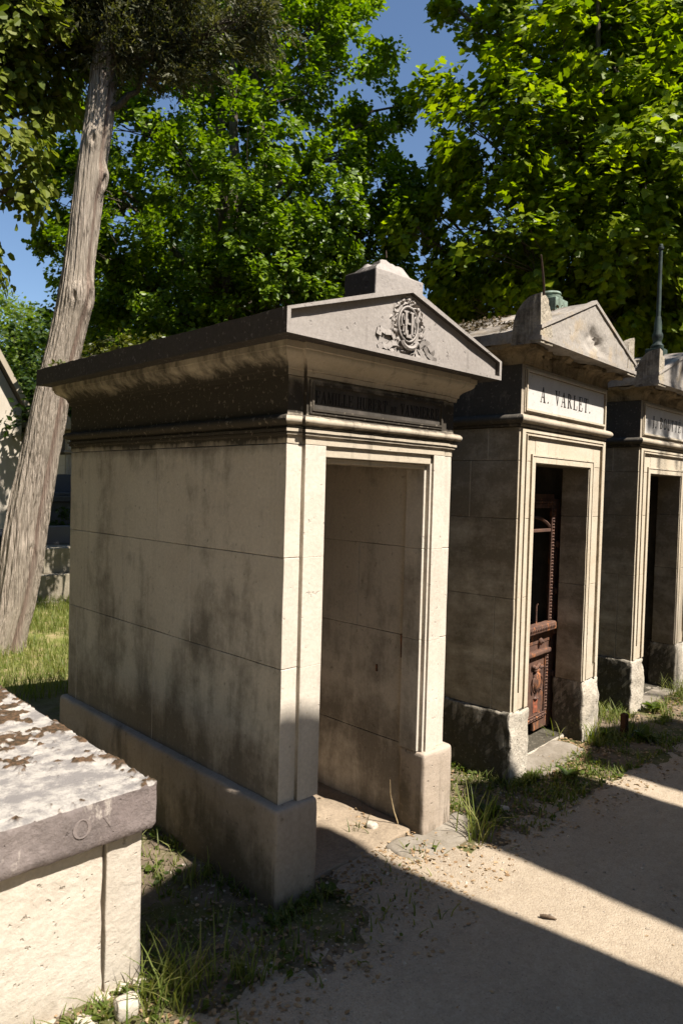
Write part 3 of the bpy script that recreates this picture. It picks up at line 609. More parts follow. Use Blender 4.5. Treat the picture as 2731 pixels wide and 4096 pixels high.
# bronze socket and rod on tomb 2, bronze pole on tomb 3
mb = MB(); mb.add(*rbox((.50, .06, 2.66), (.665, .225, 2.785), .006, .05, .002)); mb.add(*lathe([(.070, 2.78), (.074, 2.79), (.074, 2.80), (.062, 2.803), (.062, 2.815), (.068, 2.82), (.060, 2.832), (.03, 2.838)], .585, .14, 18)); mb.build('bronze_socket', M['bronze'], T2, 40)
mb = MB(); mb.add(*tube([(.50, .14, 2.80), (.475, .13, 2.86), (.41, .11, 2.94), (.37, .10, 3.0)], [.008, .0075, .006, .004], 8)); mb.build('bent_rod', M['iron'], T2, 60)
mb = MB(); mb.add(*rbox((.48, .05, 2.62), (.61, .18, 2.765), .008, .05, .002)); mb.add(*lathe([(.045, 2.76), (.05, 2.79), (.034, 2.81), (.032, 2.83), (.040, 2.85), (.040, 2.88), (.030, 2.90), (.028, 2.97), (.02, 3.02)], .545, .11, 16)); mb.build('pole_base', M['darkbronze'], T3, 40)
mb = MB(); mb.add(*lathe([(.017, 3.0), (.0175, 3.1), (.015, 3.3), (.014, 3.54), (.022, 3.545), (.022, 3.56), (.015, 3.565), (.015, 3.58), (.009, 3.585)], .545, .11, 14)); mb.build('bronze_pole', M['darkbronze'], T3, 50)
# rusted door leaf standing inside tomb 2, off its hinges
DR = empty('iron_door', (1.978, .265, .03), .075, label='rusted iron door leaf with urn relief standing open in middle tomb doorway', cat='door')
w_, h_ = .705, 1.57; mb = MB()
for a, b in (((0, 0, .06), (.10, .03, h_)), ((w_-.11, 0, .02), (w_, .03, h_-.03)), ((.10, 0, h_-.09), (w_-.11, .03, h_)), ((.10, 0, .60), (w_-.11, .03, .665))): mb.add(*rbox(a, b, .003, .06, .0012, 30, 4))
mb.add(*rbox((.0, .004, .10), (w_-.11, .022, .70), .002, .06, .001)); mb.add(*rbox((w_-.30, .004, .03), (w_-.11, .022, .10), .002, .04, .003, 30)); mb.build('door_frame', M['rust'], DR, 40)
mb = MB(); rng = random.Random(3)
def beads(x0, z0, x1, z1):
    L = math.hypot(x1-x0, z1-z0); n = int(L/.020)
    for k in range(n):
        t = (k+.5)/n; x = x0+(x1-x0)*t; z = z0+(z1-z0)*t; blob(mb, (x, -.006, z), (.011, .012, .011) if k % 2 else (.014, .009, .008), (6, 4))
    dx, dz = (x1-x0)/L, (z1-z0)/L
    for s in (-1, 1): mb.add(*tube([(x0-dz*s*.016, -.004, z0+dx*s*.016), (x1-dz*s*.016, -.004, z1+dx*s*.016)], [.0045]*2, 5))
beads(w_-.128, .72, w_-.128, h_-.05); beads(.10, h_-.05, w_-.14, h_-.05); beads(w_-.155, .14, w_-.155, .52); beads(.10, .12, w_-.15, .12)
mb.build('beaded_moulding', M['rust'], DR, 50)
mb = MB()
V, F = rbox((.08, -.045, .680), (w_-.095, .02, .735), .012, .03, .003, 30); mb.add(V, F); V, F = rbox((.08, -.028, .53), (w_-.13, .02, .56), .010, .03, .002, 30); mb.add(V, F)
for k in range(20): blob(mb, (.11+k*.024, -.046, .708), (.007, .007, .013), (5, 4))
mb.build('rail', M['rust'], DR, 50)
for x, z in ((w_-.055, 1.24), (w_-.055, .93), (w_-.055, .66), (w_-.055, .37), (w_-.26, .615)):
    mb = MB(); blob(mb, (x, -.008, z), (.020, .018, .026), (8, 6)); blob(mb, (x, -.022, z), (.009, .012, .011), (6, 5)); mb.build('boss', M['rust'], DR, 60)
mb = MB(); ux, uz = w_-.285, .34
V, F = lathe([(.018, -.10), (.03, -.092), (.012, -.075), (.016, -.055), (.045, -.02), (.052, .02), (.04, .05), (.044, .06), (.03, .075), (.012, .085)], 0, 0, 12); V = np.array(V); V = V[:, [0, 1, 2]]; V[:, 1] *= .55; V = V+np.array([ux, .0, uz]); mb.add(V, F)
for s in (-1, 1): mb.add(*tube([(ux+s*(.045+.02*math.sin(t)), -.008, uz+.045*math.cos(t)) for t in np.linspace(0, 3.1, 9)], [.007]*9, 6))
for k in range(10): blob(mb, (ux+rng.uniform(-.06, .06), -.008, uz+.10+rng.uniform(-.02, .03)), (.018, .012, .015), (6, 4))
mb.build('urn_relief', M['rust'], DR, 60)
mb = MB(); mb.add(*tube([(.10+(w_-.22)*t, .012, 1.335+.085*math.sin(math.pi*min(1, t*1.0))**.7) for t in np.linspace(0, 1, 16)], [.011]*16, 6)); mb.add(*rbox((.10, 0, 1.325), (w_-.12, .02, 1.345), .003, .05)); mb.add(*tube([(w_-.30, .01, .73), (w_-.30, .01, .85), (w_-.295, .0, .862)], [.008, .007, .004], 6)); mb.build('grille', M['rust'], DR, 50)
mb = MB(); V, F = rbox((ux-.03, .0005, uz-.19), (ux+.03, .004, uz-.10), .001, .015, .004, 40); mb.add(V, F); mb.build('paint_patch', M['redpaint'], DR)

# ------------------------------------------------------------------ foreground low tomb with lid
LT = empty('slab_tomb', (-.570, 0, 0), 0, label='low stone tomb with thick lichen-covered lid in left foreground corner', cat='tomb')
mb = MB()
mb.add(*rbox((-.128, -.015, -.1), (-.006, 1.5, .497), .006, .035, .0045, 12, 5)); mb.add(*rbox((-1.1, -.010, -.1), (-.136, 1.5, .490), .008, .035, .0065, 10, 15)); mb.add(*rbox((-1.12, -.035, -.1), (-.01, 1.53, .006), .02, .04, .010, 9, 25))
mb.build('tomb_body', M['tombbody'], LT, 40)
xs = np.linspace(-1.2, .018, 230); ys = np.linspace(-.055, 1.50, 290); X, Y = np.meshgrid(xs, ys, indexing='ij'); P = np.stack([X.ravel(), Y.ravel(), np.zeros(X.size)], 1)
ms = fbm(P, 8, 71, 6)*.75+.62*fbm(P, 30, 77, 5)+.50*np.clip((P[:, 1]-.62)*1.2, -.5, 1)+.13; moss = np.clip((ms-.10)*6, 0, 1)
ed = np.minimum(np.minimum(P[:, 0]+1.2, .018-P[:, 0]), np.minimum(P[:, 1]+.055, 1.5-P[:, 1])); P[:, 2] = .648-np.clip(.014-ed, 0, 1)**2*28+fbm(P, 14, 3, 4)*.003+moss*(.010+.008*fbm(P, 45, 9, 3)); P[:, 1] += 0
nx, ny = X.shape; i, j = np.meshgrid(np.arange(nx-1), np.arange(ny-1), indexing='ij'); a = (i*ny+j).ravel(); top_lo = np.stack([a, a+ny, a+ny+1, a+1], 1)
# sides of the lid hang from the rim of the top sheet
rim = [k*ny for k in range(nx)]+[(nx-1)*ny+k for k in range(1, ny)]+[k*ny+ny-1 for k in range(nx-2, -1, -1)]+[k for k in range(ny-2, 0, -1)]
nr = len(rim); rows = 9; extra = []; cxy = np.array([(-1.2+.018)/2, (1.5-.055)/2])
for q in range(1, rows+1):
    B = P[rim].copy(); B[:, 2] = P[rim][:, 2]*(1-q/rows)+.500*(q/rows); n3 = np.stack([fbm(B, 17, 61+k, 3) for k in range(3)], 1)*.004; inn = .010 if q == rows else 0
    B += n3*(1 if q > 0 else 0); B[:, 0] -= np.sign(B[:, 0]-cxy[0])*inn*(np.abs(B[:, 0]-cxy[0]) > .58); B[:, 1] += inn*(B[:, 1] < 0); extra.append(B)
V = np.concatenate([P]+extra); base = len(P); ids = [np.array(rim)]+[base+np.arange(nr)+q*nr for q in range(rows)]; sl = []
for q in range(rows):
    u, l = ids[q], ids[q+1]; sl.append(np.stack([u, l, np.roll(l, -1), np.roll(u, -1)], 1))
Fq = np.concatenate([top_lo]+sl); lid = fast_obj('lid', V, Fq.ravel(), np.arange(len(Fq))*4, M['lidside'], LT, smooth=True)
me = lid.data; me.set_sharp_from_angle(angle=R_(50)); att = me.attributes.new('moss', 'FLOAT', 'POINT'); mv = np.zeros(len(V)); mv[:len(P)] = moss*np.clip(.55+fbm(P, 30, 5, 3), 0, 1); att.data.foreach_set('value', mv.astype(np.float32))
def lidtop():
    m, nt, b = newmat('lichened_lid_top', .95, .1); co = N(nt, 'ShaderNodeTexCoord').outputs['Object']
    c = mix(nt, ramp(nt, noise(nt, co, 11, 8, .75), [(.44, 0.), (.58, 1.)]), (.23, .21, .195), (.45, .41, .36)); at = N(nt, 'ShaderNodeAttribute', attribute_name='moss')
    mc = mix(nt, ramp(nt, noise(nt, co, 60, 4, .7), [(.4, 0.), (.6, 1.)]), (.050, .038, .024), (.13, .078, .045)); k = ramp(nt, at.outputs['Fac'], [(.15, 0.), (.4, 1.)]); c = mix(nt, k, c, mc)
    nt.links.new(c, b.inputs['Base Color']); bump(nt, b, noise(nt, co, 80, 6, .75), .006); return m
me.materials.append(lidtop()); mi = np.zeros(len(Fq), np.int32); mi[:len(top_lo)] = 1; me.polygons.foreach_set('material_index', mi); me.update()
lettering('inscription', 'I  C  O\\', -.62, -.13, .55, .605, -.057, M['carved'], LT, dep=.0012, gap=.35)
# ------------------------------------------------------------------ leaning trunk with dark crown
TR = empty('leaning_cypress', (.633, 4.875, 0), 0, label='leaning bare grey trunk with twisted bark and dark evergreen foliage above', cat='tree')
pts = np.array([(.60, 4.91, -.25, .235), (.633, 4.875, .02, .205), (.726, 4.783, .392, .195), (.78, 4.73, .8, .190), (.817, 4.693, 1.21, .182), (.926, 4.586, 2.022, .163), (.982, 4.53, 2.426, .154), (1.056, 4.458, 2.829, .147), (1.118, 4.396, 3.23, .150), (1.145, 4.372, 3.627, .130), (1.176, 4.34, 4.024, .132), (1.208, 4.308, 4.419, .124), (1.247, 4.27, 4.812, .121), (1.277, 4.24, 5.204, .113), (1.322, 4.196, 5.982, .099), (1.383, 4.135, 6.754, .08), (1.45, 4.1, 8.2, .05), (1.5, 4.1, 9.6, .015)])
pts[:, :3] -= np.array([.633, 4.875, 0]); n = 420; zt = np.linspace(0, len(pts)-1, n); C_ = np.stack([np.interp(zt, range(len(pts)), pts[:, k]) for k in range(4)], 1)
for _ in range(12): C_[1:-1] = (C_[:-2]+2*C_[1:-1]+C_[2:])/4
ns = 170; V = []; bare = []; r2 = np.array([math.cos(yaw), -math.sin(yaw)]); f2 = np.array([math.sin(yaw), math.cos(yaw)])
knots = [(4.70, .2, .045, .10), (4.36, 1.25, .085, .12), (3.30, 1.2, .06, .16), (3.30, .25, .035, .10), (2.1, 2.4, .02, .2), (1.0, .8, .015, .08)]
for i in range(n):
    cxx, cyy, z, rr = C_[i]
    for k in range(ns):
        th = 2*math.pi*k/ns          # angle 0 = facing the path side, pi/2 = to the right
        tw = th+.16*z
        rg = .032*math.sin(tw*23+2.5*math.sin(z*1.3))+.014*math.sin(tw*11+1+z*.7)+.030*math.sin(tw*47+3*math.sin(z*.9))+.022*math.sin(tw*31+z)
        lob = .10*math.cos(2*(tw-.5))+.06*math.cos(3*tw+z*.8)+.05*math.sin(z*3+tw*2)
        g = -.22*math.exp(-((((th-1.02-.03*math.sin(z*2)+math.pi) % (2*math.pi))-math.pi)/.13)**2)*(1 if z < 5.2 else .4)
        q = rr*(1+lob*.45+rg+g)
        q += rr*.025*max(0, math.sin(tw*9+1.7*math.sin(z*1.9)))**6
        for (kz, ka, kh, kw) in knots:
            dd = ((th-ka+math.pi) % (2*math.pi))-math.pi; q += kh*math.exp(-(dd/.42)**2-((z-kz)/kw)**2)-kh*1.2*math.exp(-(dd/.10)**2-((z-kz+.02)/(kw*.42))**2)
        if z < .35: q *= 1+.5*max(0, (.35-z))*(1+.5*math.cos(5*th))
        d = -f2*math.cos(th)+r2*math.sin(th); V.append((cxx+d[0]*q, cyy+d[1]*q, z))
        bare.append(max(0, math.exp(-((((th-1.05+math.pi) % (2*math.pi))-math.pi)/.17)**2)*.9))  # weight of the strip that paints the groove's shadow
V = np.array(V); V += np.stack([fbm(V*np.array([1, 1, .15]), 45, k, 2) for k in range(3)], 1)*np.array([.005, .005, .002])
i, j = np.meshgrid(np.arange(n-1), np.arange(ns), indexing='ij'); a = (i*ns+j).ravel(); b = (i*ns+(j+1) % ns).ravel()
lo = np.stack([a, b, b+ns, a+ns], 1); trk = fast_obj('trunk', V, lo.ravel(), np.arange(len(lo))*4, M['bark'], TR, smooth=True)
att = trk.data.attributes.new('bare', 'FLOAT', 'POINT'); att.data.foreach_set('value', np.array(bare, np.float32))

# ------------------------------------------------------------------ foliage
rs = np.random.RandomState(4)
LEAF = {}
LEAF['oval'] = (np.array([(0, 0, 0), (.28, .33, .07), (.68, .30, .05), (1, 0, -.04), (.68, -.30, .05), (.28, -.33, .07), (.5, 0, -.02)]), [(0, 6, 1), (1, 6, 2), (2, 6, 3), (3, 6, 4), (4, 6, 5), (5, 6, 0)])
_m = [(0, 0), (-.03, .17), (.05, .42), (.26, .36), (.46, .54), (.53, .33), (.68, .24), (1.0, 0), (.68, -.24), (.53, -.33), (.46, -.54), (.26, -.36), (.05, -.42), (-.03, -.17)]
LEAF['maple'] = (np.array([(x, y, .06*abs(y)-.12*x*x) for x, y in _m]+[(.30, 0, 0)]), [(k, 14, (k+1) % 14) for k in range(14)])
LEAF['quad'] = (np.array([(0, 0, 0), (.45, .30, .05), (1, 0, 0), (.45, -.30, .05)]), [(0, 3, 2, 1)])
LEAF['spray'] = (np.array([(0, .0, 0), (.3, .13, .0), (.55, .05, 0), (.75, .12, -.02), (1, 0, -.06), (.72, -.10, -.02), (.5, -.05, 0), (.25, -.14, 0)]), [(0, 7, 6, 2, 1), (6, 5, 4, 3, 2)])
def nrm(a): return a/(np.linalg.norm(a, axis=-1, keepdims=True)+1e-9)
def leaves(name, P, X, Nn, S, kind, mat, parent):
    T, F = LEAF[kind]; Z = nrm(Nn-X*np.sum(Nn*X, 1, keepdims=True)); Y = np.cross(Z, X); n = len(P); m = len(T)
    V = P[:, None, :]+S[:, None, None]*(T[None, :, 0:1]*X[:, None, :]+T[None, :, 1:2]*Y[:, None, :]+T[None, :, 2:3]*Z[:, None, :])
    lo = np.concatenate([np.array(f) for f in F]); ln = np.array([len(f) for f in F]); st = np.concatenate([[0], np.cumsum(ln)[:-1]]); tot = ln.sum()
    L = (lo[None, :]+np.arange(n)[:, None]*m).ravel(); St = (st[None, :]+np.arange(n)[:, None]*tot).ravel()
    return fast_obj(name, V.reshape(-1, 3), L, St, mat, parent)
def curve(a, b, sag, n=8, wob=.06, rnd=rs):
    t = np.linspace(0, 1, n)[:, None]; P = a+(b-a)*t; L = np.linalg.norm(b-a); P[:, 2] += sag*np.sin(math.pi*t[:, 0])*L; P[1:-1] += rnd.normal(0, wob*L*.3, (n-2, 3)); return P
def tree(name, base, lobes, label, leaf, mat, size, dens, trunk_r=.16, spray=.38, per=46, up=.8, droop=.15, group=None, cat='tree', jit=.45, limbs=True, seed=1, stems=1, inner=.35, elong=1.0):
    rs = np.random.RandomState(seed); base = np.array(base, float); T = empty(name, tuple(base), 0, label=label, cat=cat, group=group)
    lob = np.array(lobes, float); lob[:, :3] -= base; ctr = np.average(lob[:, :3], axis=0, weights=lob[:, 3]); cl = []; own = []
    for li, (x, y, z, r) in enumerate(lob):
        k = max(5, int(dens*r**2*7)); d = nrm(rs.normal(size=(k, 3))); rad = max(.1, r-spray*.45)*np.where(rs.rand(k) < inner, rs.uniform(.2, .8, k), rs.uniform(.8, 1.08, k)); cl.append(np.array([x, y, z])+d*rad[:, None]); own += [li]*k
    cl = np.concatenate(cl); own = np.array(own); keep = cl[:, 2] > .25; cl = cl[keep]; own = own[keep]
    out = nrm(cl-lob[own, :3]*.75-ctr*.25); out[:, 2] = out[:, 2]*.45-droop; out = nrm(out+rs.normal(0, .28, out.shape))
    side = nrm(np.cross(out, np.array([0, 0, 1.]))); nup = nrm(np.cross(side, out)); nup = nrm(nup+rs.normal(0, .22, nup.shape))
    K = len(cl); idx = np.repeat(np.arange(K), per); n = len(idx); t = rs.rand(n); u = rs.uniform(-1, 1, n)*(1-.55*t)*.55
    s = spray*rs.uniform(.55, 1.35, K)[idx]*elong; P = cl[idx]+out[idx]*(t*s)[:, None]+side[idx]*(u*s/elong)[:, None]+nup[idx]*rs.normal(0, .055*1.6, n)[:, None]*spray/.38; P[:, 2] -= .22*t**2*s
    X = nrm(out[idx]*.6+side[idx]*np.sign(u)[:, None]*.8+rs.normal(0, .35, (n, 3))); X[:, 2] -= droop; X = nrm(X)
    Nn = nrm(nup[idx]*up+rs.normal(0, jit, (n, 3))+out[idx]*.35); S = size*rs.uniform(.5, 1.3, n)
    leaves('crown', P, X, Nn, S, leaf, mat, T)
    if limbs:
        mb = MB(); trk = []
        for q in range(stems):
            off = np.array([rs.uniform(-.25, .25), rs.uniform(-.25, .25), 0])*(stems > 1); top = ctr.copy(); top[2] = lob[:, 2].max()*.9; top[:2] += off[:2]*3
            C = curve(off+np.array([0, 0, -.2]), top, .0, 14, .04, rs); rad = np.linspace(trunk_r*1.15, trunk_r*.18, 14)/math.sqrt(stems); mb.add(*tube(C, rad, 10)); trk.append((C, rad))
        for li in range(len(lob)):
            C, rad = trk[li % stems]; tgt = lob[li, :3]; zc = max(.8, tgt[2]-.55*np.linalg.norm(tgt[:2]-ctr[:2])-.4); k = int(np.argmin(abs(C[:, 2]-zc))); k = min(k, 12)
            B = curve(C[k], tgt, .05, 9, .10, rs); mb.add(*tube(B, np.linspace(rad[k]*.55, .014, 9), 7)); cc = np.where(own == li)[0]
            for c_ in cc[rs.permutation(len(cc))[:min(len(cc), 26)]]:
                kk = rs.randint(3, 9); e = cl[c_]+out[c_]*spray*.5; mb.add(*tube(curve(B[kk], e, -.03, 5, .10, rs), np.linspace(.011, .003, 5), 4, False))
        mb.build('trunk', M['twig'], T, 60)
    return T
HORN=[(2.54,7.44,5.60,0.60),(2.73,6.92,4.60,0.75),(3.08,6.80,6.34,1.00),(3.44,6.33,3.90,1.00),(3.88,6.50,7.72,1.30),(3.67,5.33,5.25,1.20),(4.28,5.24,4.11,1.10),(4.65,5.43,7.15,1.20),(4.78,4.65,5.13,1.00),(5.38,4.90,6.51,0.50),(4.9,5.4,8.00,0.55),(5.34,4.39,5.33,0.60),(5.32,4.51,4.61,0.55),(3.03,6.86,3.67,0.80),(4.18,6.59,10.00,1.80),(4.7,5.95,10.0,0.95),(3.16,7.38,8.36,1.00),(4.81,5.39,3.65,0.90),(2.20,7.60,4.87,0.28),(2.43,7.57,6.07,0.30),(5.66,4.66,6.88,0.28),(5.63,4.12,5.57,0.22)]
MAP=[(5.70,2.85,7.26,0.45),(5.27,3.29,7.40,0.22),(5.06,3.16,6.35,0.33),(5.48,2.58,5.65,0.85),(5.38,3.24,5.57,0.45),(5.64,2.51,4.53,0.90),(5.65,3.18,4.15,0.50),(5.48,3.38,4.68,0.40),(6.29,2.11,6.70,1.20),(6.36,1.42,5.35,1.10),(6.46,1.83,4.38,1.10),(7.08,1.36,4.18,0.90),(6.45,2.66,3.73,0.80),(7.24,1.88,3.70,0.90),(7.06,1.51,7.05,1.10),(6.30,2.48,8.78,1.30),(7.43,1.35,8.45,1.50),(7.28,0.93,5.41,1.20),(5.15,3.44,5.03,0.28),(4.85,3.59,4.88,0.20),(5.70,3.41,3.93,0.40),(5.66,2.72,6.47,0.50)]
CHE=[(1.24,6.52,6.53,0.75),(1.54,6.23,6.79,0.50),(1.58,6.45,6.21,0.45),(1.22,6.45,5.40,0.42),(0.98,6.63,4.40,0.34),(0.81,6.89,5.53,0.80),(0.96,6.84,7.75,1.30),(1.71,6.39,7.78,0.80),(1.41,6.42,4.96,0.20)]
CHE=[(-1.712+(x+1.712)*.79, -2.038+(y+2.038)*.79, 1.6+(z-1.6)*.79, r*.82) for x, y, z, r in CHE]
FARB=[(5.63,18.99,5.32,1.20),(5.76,17.46,5.51,0.80),(5.93,17.25,4.46,0.90),(6.00,19.38,6.43,0.60),(5.90,20.09,4.47,1.30),(6.60,18.04,5.36,0.90),(4.93,19.67,4.93,1.50),(5.6,18.5,3.4,1.3)]
BACK=[(6.2,9.6,5.2,1.3),(7.4,8.6,6.6,1.5),(8.3,7.6,4.4,1.4),(5.77,13.16,3.65,2.00),(7.46,12.25,4.79,2.40),(9.60,10.85,4.95,2.40),(11.09,9.36,4.48,1.70),(8.70,13.27,7.86,2.00),(6.25,14.19,5.87,1.20)]
BACK2=[(11.23,6.40,4.20,1.60),(12.69,5.72,5.28,2.20),(13.54,4.18,5.49,2.20),(14.53,3.18,4.79,2.00),(13.87,5.40,8.38,2.20),(15.28,4.06,9.42,2.50),(12.10,7.04,6.35,1.10)]
IVY=[(2.14,6.19,3.10,0.30),(2.30,6.02,3.12,0.30),(2.49,5.84,3.12,0.28),(2.73,5.74,3.15,0.30),(2.4,6.0,2.5,.45)]
CYP=[(1.28,4.10,5.95,.34),(1.33,4.02,6.2,.4),(1.05,4.35,6.3,.45),(1.6,3.9,6.2,.5),(1.10,4.66,6.01,0.45),(1.62,4.14,5.87,0.55),(2.00,3.63,5.78,0.40),(1.49,4.50,6.45,0.60),(1.88,3.91,6.2,0.50),(1.20,4.41,5.67,0.30),(2.19,3.30,5.80,0.22),(0.88,5.04,6.31,0.60),(1.77,3.84,5.45,0.20),(1.38,4.09,5.54,0.30)]
tree('hornbeam_tree', (4.11, 5.99, 0), HORN, 'tall dense bright green tree rising behind the nearest chapel tomb', 'oval', M['horn'], .074, 12, .22, .28, 96, .9, .1, seed=11, stems=3)
tree('maple_tree', (6.95, 2.36, 0), MAP, 'broad-leaved maple with layered yellow-green foliage at upper right', 'maple', M['maple'], .092, 11, .18, .36, 56, 1.0, .18, seed=12, jit=.38, stems=4)
tree('chestnut_tree', (-.36, 5.7, 0), CHE, 'chestnut branches drooping into the upper left corner behind the leaning trunk', 'oval', M['chest'], .085, 15.0, .16, .26, 44, .8, .45, seed=13)
tree('light_green_tree', (5.09, 19.35, 0), FARB, 'distant light green tree beyond the cream chapel at the left edge', 'quad', M['locust'], .13, 5.5, .2, .6, 60, .8, .1, seed=14)
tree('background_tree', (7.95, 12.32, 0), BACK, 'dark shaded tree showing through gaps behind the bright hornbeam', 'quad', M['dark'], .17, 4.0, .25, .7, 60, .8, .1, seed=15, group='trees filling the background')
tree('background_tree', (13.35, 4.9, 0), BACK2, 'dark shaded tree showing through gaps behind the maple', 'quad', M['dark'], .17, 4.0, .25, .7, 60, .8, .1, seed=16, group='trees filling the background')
tree('shrub', (2.46, 5.93, 0), IVY, 'small yellow-green shrub showing above the tomb roof beside the leaning trunk', 'oval', M['ivy'], .055, 14, .03, .22, 40, .8, .1, seed=17, cat='shrub')
tag(leaves('moss', tmpl[0], tmpl[1], nrm(rs0.normal(size=tmpl[0].shape)), tmpl[2], 'oval', M['ivy'], T1), kind='stuff')
# evergreen crown of the leaning tree
def cypress_crown():
    rs = np.random.RandomState(21); base = np.array([.633, 4.875, 0]); lob = np.array(CYP); lob[:, :3] -= base; P = []; X = []; S = []
    for x, y, z, r in lob:
        k = int(190*r**2)+26; c = np.array([x, y, z])+nrm(rs.normal(size=(k, 3)))*(r*rs.uniform(.3, 1.1, k))[:, None]
        for q in c:
            d = nrm(np.array([q[0]-.75, q[1]+.6, .2])*.5+rs.normal(0, .5, 3)); d[2] -= .25; m = 60; t = rs.rand(m); L = rs.uniform(.16, .34); P.append(q+d*(t*L)[:, None]+rs.normal(0, .035, (m, 3))); X.append(nrm(d+rs.normal(0, .55, (m, 3)))); S.append(rs.uniform(.03, .085, m))
    P = np.concatenate(P); X = np.concatenate(X); S = np.concatenate(S); leaves('crown', P, X, nrm(rs.normal(size=P.shape)), S, 'spray', M['cyp'], TR)
    mb = MB()
    for x, y, z, r in lob:
        a = np.array([.68, -.68, min(z, 6.2)-.45]); mb.add(*tube(curve(a, np.array([x, y, z]), .05, 8, .08, rs), np.linspace(.035, .008, 8), 6))
        for _ in range(10):
            e = np.array([x, y, z])+rs.normal(0, r*.6, 3); mb.add(*tube(curve(np.array([x, y, z])*.6+a*.4, e, 0, 5, .1, rs), np.linspace(.010, .003, 5), 4))
    mb.build('branches', M['twig'], TR, 60)
cypress_crown()

# ------------------------------------------------------------------ grass, weeds, litter, stones
def blades(P, h, rs, wid=.006, lean=.35):
    n = len(P); az = rs.uniform(0, 2*math.pi, n); d = np.stack([np.cos(az), np.sin(az), np.zeros(n)], 1); s = np.stack([-np.sin(az), np.cos(az), np.zeros(n)], 1); L = rs.uniform(.3, 1.2, n)*lean; V = []
    for t, wd in ((0, 1), (.45, .85), (.8, .5), (1.0, .05)):
        c = P+np.array([0, 0, 1])*(h*t*(1-.25*L*t))[:, None]+d*(h*L*t*t)[:, None]; V += [c-s*wid*wd/2, c+s*wid*wd/2]
    V = np.stack(V, 1).reshape(-1, 3); b = np.arange(n)[:, None]*8; lo = np.concatenate([b+np.array([[0, 1, 3, 2, 2, 3, 5, 4, 4, 5, 7, 6]])], 0).ravel(); return V, lo, np.arange(n*3)*4
def grassobj(name, P, h, mat, parent=None, **k):
    V, lo, st = blades(P, h, rs, **k); return fast_obj(name, V, lo, st, mat, parent)
def scatter(n, x0, x1, y0, y1, thr=-1, scale=1.5, seed=0):
    P = np.stack([rs.uniform(x0, x1, n), rs.uniform(y0, y1, n), np.zeros(n)], 1); m = fbm(P, scale, seed, 3) > thr; P = P[m]; P[:, 2] = gz(P)-.005; return P
P = scatter(30000, -.4, 3.4, 3.1, 8.5, -.25, 2.0, 5); tag(grassobj('grass', P, rs.uniform(.04, .16, len(P)), M['grass'], wid=.006, lean=.6), kind='stuff')
# low ground cover in the strip before and between the tombs
zones = [(1.02, 1.68, -.40, 1.5, 1500), (1.6, 3.5, -.36, .02, 2200), (2.75, 3.5, -.4, 1.2, 1100), (3.4, 5.2, -.42, .1, 1700), (-.55, -.0, -.3, 1.9, 1500), (-1.6, -.5, -.36, -.05, 500), (-.5, .5, -.5, -.1, 200), (.55, 1.1, -.30, -.02, 90)]
zones += [(1.04, 1.10, -.05, 1.4, 260), (1.58, 1.66, .0, 1.2, 260), (1.66, 1.86, -.06, .0, 200), (2.58, 2.86, -.06, .04, 260), (2.86, 2.95, .0, 1, 260), (3.33, 3.42, .05, 1, 260), (3.42, 3.66, -.0, .1, 260), (4.3, 4.6, .0, .1, 260), (-.08, -.03, .1, 1.9, 300), (-.1, .18, -.12, -.04, 160), (-.54, -.45, -.1, 1.4, 400), (-1.3, -.56, -.12, -.04, 500)]
Q = []
for x0, x1, y0, y1, n in zones: Q.append(scatter(n, x0, x1, y0, y1, -.12, 4, 9))
Q = np.concatenate(Q); inb = lambda P, b: (P[:, 0] > b[0]) & (P[:, 0] < b[1]) & (P[:, 1] > b[2]) & (P[:, 1] < b[3])
for bx in ((-.04, 1.06, -.04, 1.95), (1.64, 2.86, .0, 2), (3.41, 4.56, .08, 2)): Q = Q[~inb(Q, bx)]
Q[:, 2] += .004; tag(grassobj('low_weeds', Q, rs.uniform(.02, .10, len(Q))**1.15, M['weedg'], wid=.007, lean=.9), kind='stuff')
k = len(Q)//4; Pm = Q[rs.permutation(len(Q))[:k]].copy(); Pm[:, 2] += rs.uniform(.004, .03, k); X = nrm(np.stack([rs.normal(size=k), rs.normal(size=k), rs.uniform(0, .5, k)], 1)); Nn = nrm(np.stack([rs.normal(0, .4, k), rs.normal(0, .4, k), np.ones(k)], 1))
tag(leaves('ground_cover', Pm, X, Nn, rs.uniform(.012, .035, k), 'oval', M['weed'], None), kind='stuff')
Pm = np.concatenate([scatter(900, 1.85, 2.6, -.15, .25), scatter(500, 3.6, 4.3, -.05, .4), scatter(700, .2, .84, -.2, .6), scatter(260, -.6, .6, -.6, -.1), scatter(450, .5, 1.5, -.5, .1), scatter(1500, 1.6, 5, -.55, .05), scatter(500, -1.2, 0, -.5, .2), scatter(500, 1.05, 1.65, -.4, 1.0), scatter(220, -1, 6, -2.5, -.3)]); k = len(Pm); Pm[:, 2] += .014
for bx in ((-.04, .18, -.04, 1.95), (.84, 1.06, -.04, 1.95), (1.64, 1.86, .0, 2)): Pm = Pm[~inb(Pm, bx)]
k = len(Pm); X = nrm(np.stack([rs.normal(size=k), rs.normal(size=k), rs.uniform(-.1, .3, k)], 1)); Nn = nrm(np.stack([rs.normal(0, .3, k), rs.normal(0, .3, k), np.ones(k)], 1))
tag(leaves('leaf_litter', Pm, X, Nn, rs.uniform(.008, .024, k), 'oval', M['litter'], None), kind='stuff')
